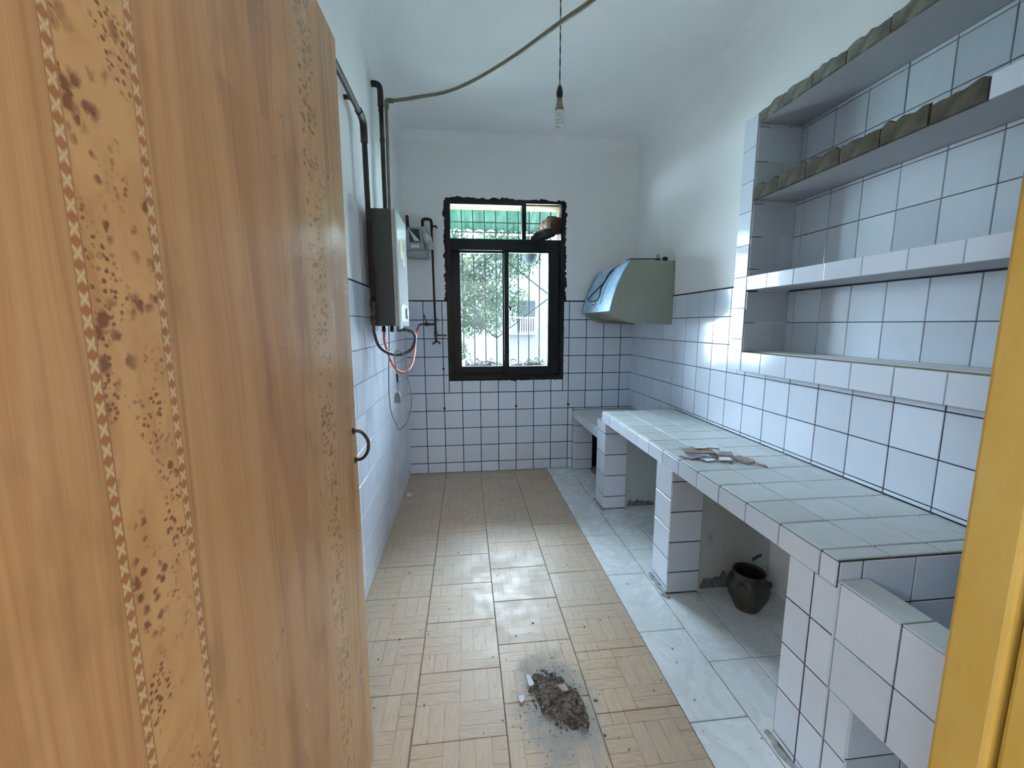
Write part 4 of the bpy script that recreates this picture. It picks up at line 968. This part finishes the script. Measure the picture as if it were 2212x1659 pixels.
G2 = 'white tile pieces by the rubble heap'
shard('tile_shard', [(0.690, 1.332), (0.706, 1.328), (0.716, 1.30), (0.712, 1.282), (0.695, 1.292)], 0.006, 0.006, 0.15, 0.10, 'larger white broken tile piece leaning on the rubble heap', G2)
shard('tile_shard', [(0.655, 1.258), (0.676, 1.262), (0.674, 1.243), (0.664, 1.232), (0.655, 1.240)], 0.0006, 0.006, 0.0, 0.05, 'smaller white broken tile piece on the bare floor beside the rubble heap', G2)
shard('tile_shard', [(0.792, 1.262), (0.822, 1.266), (0.828, 1.240), (0.806, 1.236)], 0.024, 0.005, -0.1, 0.1, 'pinkish broken tile piece on top of the rubble heap', None, flip=True)
def floor_spot(rs):
    while True:
        x, y = rs.uniform(0.1, 1.40), rs.uniform(1.0, 3.4)
        if y > 1.0: return x, y, 0.0015
chips('floor_specks', 95, floor_spot, 0.0012, 0.0042, m_dark, 'dark specks of dirt strewn over the floor', 'specks', 99)
bm = box(BM(), 0.03, 0.066, 3.035, 3.085, 0.001, 0.012, bev=0.003)
bx_ = tag(obj('socket_cover', bm, m_paper), 'small white plastic cover lying on the floor by the left wall', 'cover')

# ------------------------------------------------------------------ outside
for q in (m_bars, m_twig, m_shade, m_blueglass, m_facade, m_bark, m_cap):
    q.node_tree.nodes['Principled BSDF'].inputs['Specular IOR Level'].default_value = 0.0
ext = struct('ground', bx(-14, 16, D+0.24, 26, -0.9, -0.7), m_ground, 'pale concrete yard outside')
struct('sill_1', bx(0.2, 1.5, D+0.24, 4.12, 0.70, 0.862), m_ground, 'concrete ledge outside the window')
gr = thing('window_grille', (0.84, 4.05, 0.863), 'galvanised security grille outside the window', 'grille')
GY = 4.05
for x in (0.375, 0.478, 0.583, 0.690, 0.797, 0.905, 1.010, 1.114, 1.216, 1.32):
    obj('bar', tube(BM(), [(x, GY, 0.863), (x, GY, 2.20), (x-0.01, GY-0.06, 2.42)], 0.0055, 8, 4), m_bars, gr, smooth=True)
for a, b in (((0.478, 1.727), (0.797, 1.955)), ((0.905, 1.870), (1.32, 1.560)), ((1.32, 1.545), (0.797, 1.155)), ((0.478, 1.388), (0.797, 1.155))):
    obj('bar', tube(BM(), [(a[0], GY-0.010, a[1]), (b[0], GY-0.010, b[1])], 0.0055, 8, 1), m_bars, gr, smooth=True)
for z in (0.872, 2.228): obj('bar', tube(BM(), [(0.36, GY, z), (1.34, GY, z)], 0.0055, 8, 1), m_bars, gr, smooth=True)
bm = BM(); prev = None; nx = 120
for i in range(nx+1):
    x = -0.1+2.1*i/nx; zz = 0.012*math.sin(i*2*math.pi/7)
    row = [bm.verts.new((x, y, z+zz+t_)) for (y, z) in ((D+0.25, 2.62), (4.62, 2.275+0.02*(x-0.8)*-1)) for t_ in (0, 0.002)]
    if prev:
        for s_ in ((0, 2), (3, 1), (1, 0), (2, 3)): bm.faces.new((prev[s_[0]], row[s_[0]], row[s_[1]], prev[s_[1]]))
    prev = row
bmesh.ops.recalc_face_normals(bm, faces=bm.faces)
aw = thing('awning', (0.9, 4.1, 2.27), 'green corrugated plastic awning above the window outside', 'awning')
obj('sheet', bm, m_awning, aw, smooth=True)
obj('edge_rail', bx(-0.1, 2.0, 4.59, 4.61, 2.25, 2.262), m_bars, aw)
# flexible duct leaving by the open fanlight
du = thing('exhaust_duct', (1.2, 3.62, 1.99), 'rust brown crumpled exhaust duct stuffed through the open fanlight', 'duct')
dp = [(1.275, 3.52, 2.085), (1.255, 3.58, 2.11), (1.235, 3.66, 2.125), (1.20, 3.75, 2.09), (1.15, 3.80, 2.00), (1.10, 3.81, 1.93)]
bm = tube(BM(), dp, 0.062, 20, 10, rf=lambda t: 1.0+0.10*math.sin(t*110)); rough(bm, 0.012, 24, 2)
obj('duct_hose', bm, m_duct, du, smooth=True)
bm = BM(); tube(bm, [(1.06, 3.56, 1.985), (1.12, 3.57, 2.012), (1.20, 3.57, 2.035), (1.26, 3.56, 2.05)], 0.035, 12, 6, rf=lambda t: 0.4+0.9*math.sin(math.pi*(0.15+0.7*t))); rough(bm, 0.012, 30, 6)
obj('torn_wrap', bm, m_bakelite, du, smooth=True)
bm = tube(BM(), [(1.10, 3.81, 1.955), (1.092, 3.81, 1.905), (1.088, 3.81, 1.85), (1.086, 3.81, 1.815)], 0.062, 20, 5, rf=lambda t: (1.0-0.9*t**4)); obj('duct_cap', bm, m_cap, du, smooth=True)
tag(obj('loose_wire', tube(BM(), [(1.05, 3.545, 1.99), (1.085, 3.54, 1.94), (1.118, 3.538, 1.895), (1.126, 3.537, 1.865), (1.115, 3.537, 1.82), (1.098, 3.537, 1.79), (1.082, 3.537, 1.765)], 0.0032, 6, 6), m_dark, smooth=True), 'thin black wire dangling from the fanlight over the sash', 'wire')
# debris on the ledge
rs = random.Random(12); bm = BM()
for k in range(230):
    left = rs.random() < 0.5
    x = rs.gauss(0.66, 0.09) if left else rs.gauss(1.10, 0.09); y = rs.uniform(3.82, 3.98); z = 0.866+abs(rs.gauss(0, 0.028))
    a = rs.uniform(0, 6.28); L = rs.uniform(0.03, 0.09)
    tube(bm, [(x, y, z), (x+math.cos(a)*L*0.5, y+math.sin(a)*L*0.3, z+rs.uniform(0, 0.04)), (x+math.cos(a)*L, y+math.sin(a)*L*0.5, z+rs.uniform(-0.0, 0.02))], rs.uniform(0.0015, 0.004), 5, 3)
tag(obj('dry_leaf_litter', bm, m_twig), 'dry twigs and leaves heaped on the ledge outside the glass', 'litter', kind='stuff')
bm = blob(BM(), 0.495, 3.88, 0.925, 0.045, 0.05, 0.052, 3.0); rough(bm, 0.012, 40, 3)
tag(obj('plastic_bag', bm, m_bag, smooth=True), 'crumpled white plastic bag on the ledge outside the glass', 'bag')
# trees
def tree(name, trunk, clusters, n, seed, label, leaf=(0.10, 0.035)):
    rs = random.Random(seed); o = thing(name, trunk[0], label, 'tree')
    bm = tube(BM(), trunk, 0.10, 8, 3, rf=lambda t: 1-0.6*t)
    obj('trunk', bm, m_bark, o, smooth=True)
    vs, fs = [], []
    tot = sum(c[3]*c[4]*c[5] for c in clusters)
    for cx, cy, cz, rx, ry, rz in clusters:
        for i in range(int(n*rx*ry*rz/tot)):
            d = Vector((rs.gauss(0, 1), rs.gauss(0, 1), rs.gauss(0, 1))).normalized()*rs.random()**0.45
            p = Vector((cx+d.x*rx, cy+d.y*ry, cz+d.z*rz))
            L, Wd = leaf[0]*rs.uniform(0.7, 1.3), leaf[1]*rs.uniform(0.7, 1.2)
            t = Vector((rs.gauss(0, 0.7), rs.gauss(0, 0.7), rs.gauss(-0.7, 0.5))).normalized(); s = t.cross(Vector((rs.gauss(0, 1), rs.gauss(0, 1), rs.gauss(0, 1)))).normalized()
            b = len(vs); vs += [p, p+t*L*0.45+s*Wd*0.5, p+t*L, p+t*L*0.45-s*Wd*0.5]; fs.append((b, b+1, b+2, b+3))
    me = bpy.data.meshes.new('foliage'); me.from_pydata([tuple(v) for v in vs], [], fs); me.materials.append(m_leaf)
    f = link_mesh('foliage', me, o, (0, 0, 0)); f['kind'] = 'stuff'
tree('leafy_tree', [(-0.1, 8.8, -0.7), (0.1, 8.8, 1.2), (0.5, 8.7, 2.4), (0.9, 8.6, 3.4)],
     [(0.35, 8.6, 2.2, 0.75, 0.7, 0.6), (1.0, 8.5, 1.7, 0.62, 0.6, 0.62), (0.5, 8.5, 1.35, 0.5, 0.5, 0.32), (1.35, 8.5, 2.7, 0.7, 0.7, 0.55), (-0.3, 8.7, 2.9, 0.9, 0.8, 0.8), (1.55, 8.4, 1.75, 0.22, 0.3, 0.35), (-0.2, 8.6, 1.7, 0.5, 0.5, 0.5)], 11000, 3, 'leafy green tree standing behind the window grille')
tree('low_bush', [(0.25, 7.2, -0.7), (0.3, 7.2, 0.2), (0.35, 7.2, 0.7)], [(0.36, 7.2, 0.75, 0.2, 0.25, 0.35), (0.28, 7.2, 0.3, 0.4, 0.3, 0.5)], 1500, 8, 'low green bush at the lower corner of the window view', (0.07, 0.03))
# far building
bd_ = thing('apartment_building', (1.5, 20, -0.7), 'pale rendered apartment building beyond the tree', 'building')
bz = lambda z9: 1.2815+(z9-1.2815)*20/9
bxx = lambda x9: 0.498+(x9-0.498)*20/9
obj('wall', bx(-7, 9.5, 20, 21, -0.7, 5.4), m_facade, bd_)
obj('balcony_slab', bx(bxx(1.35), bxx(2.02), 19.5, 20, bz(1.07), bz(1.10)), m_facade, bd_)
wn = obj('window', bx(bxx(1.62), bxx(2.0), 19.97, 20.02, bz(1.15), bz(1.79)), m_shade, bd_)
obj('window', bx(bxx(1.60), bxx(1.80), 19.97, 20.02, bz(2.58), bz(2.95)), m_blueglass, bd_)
for k in range(14):
    x = bxx(1.36)+(bxx(2.0)-bxx(1.36))*k/13
    obj('baluster', bx(x-0.012, x+0.012, 19.52, 19.545, bz(1.10), bz(1.42)), m_paper, bd_)
obj('hand_rail', bx(bxx(1.36), bxx(2.01), 19.51, 19.55, bz(1.42), bz(1.44)), m_paper, bd_)
for x9 in (1.66, 1.73): obj('mullion', bx(bxx(x9)-0.02, bxx(x9)+0.02, 19.94, 19.97, bz(2.58), bz(2.95)), m_paper, bd_)

# ------------------------------------------------------------------ hall behind the doorway
bm = BM(); box(bm, -2.5, -2.4, -2.4, 0.06, 0, H); struct('wall_hall_left', bm, m_hall)
struct('wall_hall_back', bx(-2.5, 2.4, -2.5, -2.4, 0, H), m_hall)
struct('wall_hall_right', bx(2.3, 2.4, -2.4, 0.06, 0, H), m_hall)
bm = BM(); box(bm, -2.4, 0, 0.06, 0.1, 0, H); box(bm, W, 2.3, 0.06, 0.1, 0, H); struct('wall_hall_front', bm, m_hall)
struct('floor_hall', bx(-2.5, 2.4, -2.5, -0.1, -0.1, 0), m_parquet)
struct('ceiling_hall', bx(-2.5, 2.4, -2.5, 0.06, H, H+0.1), m_hall)
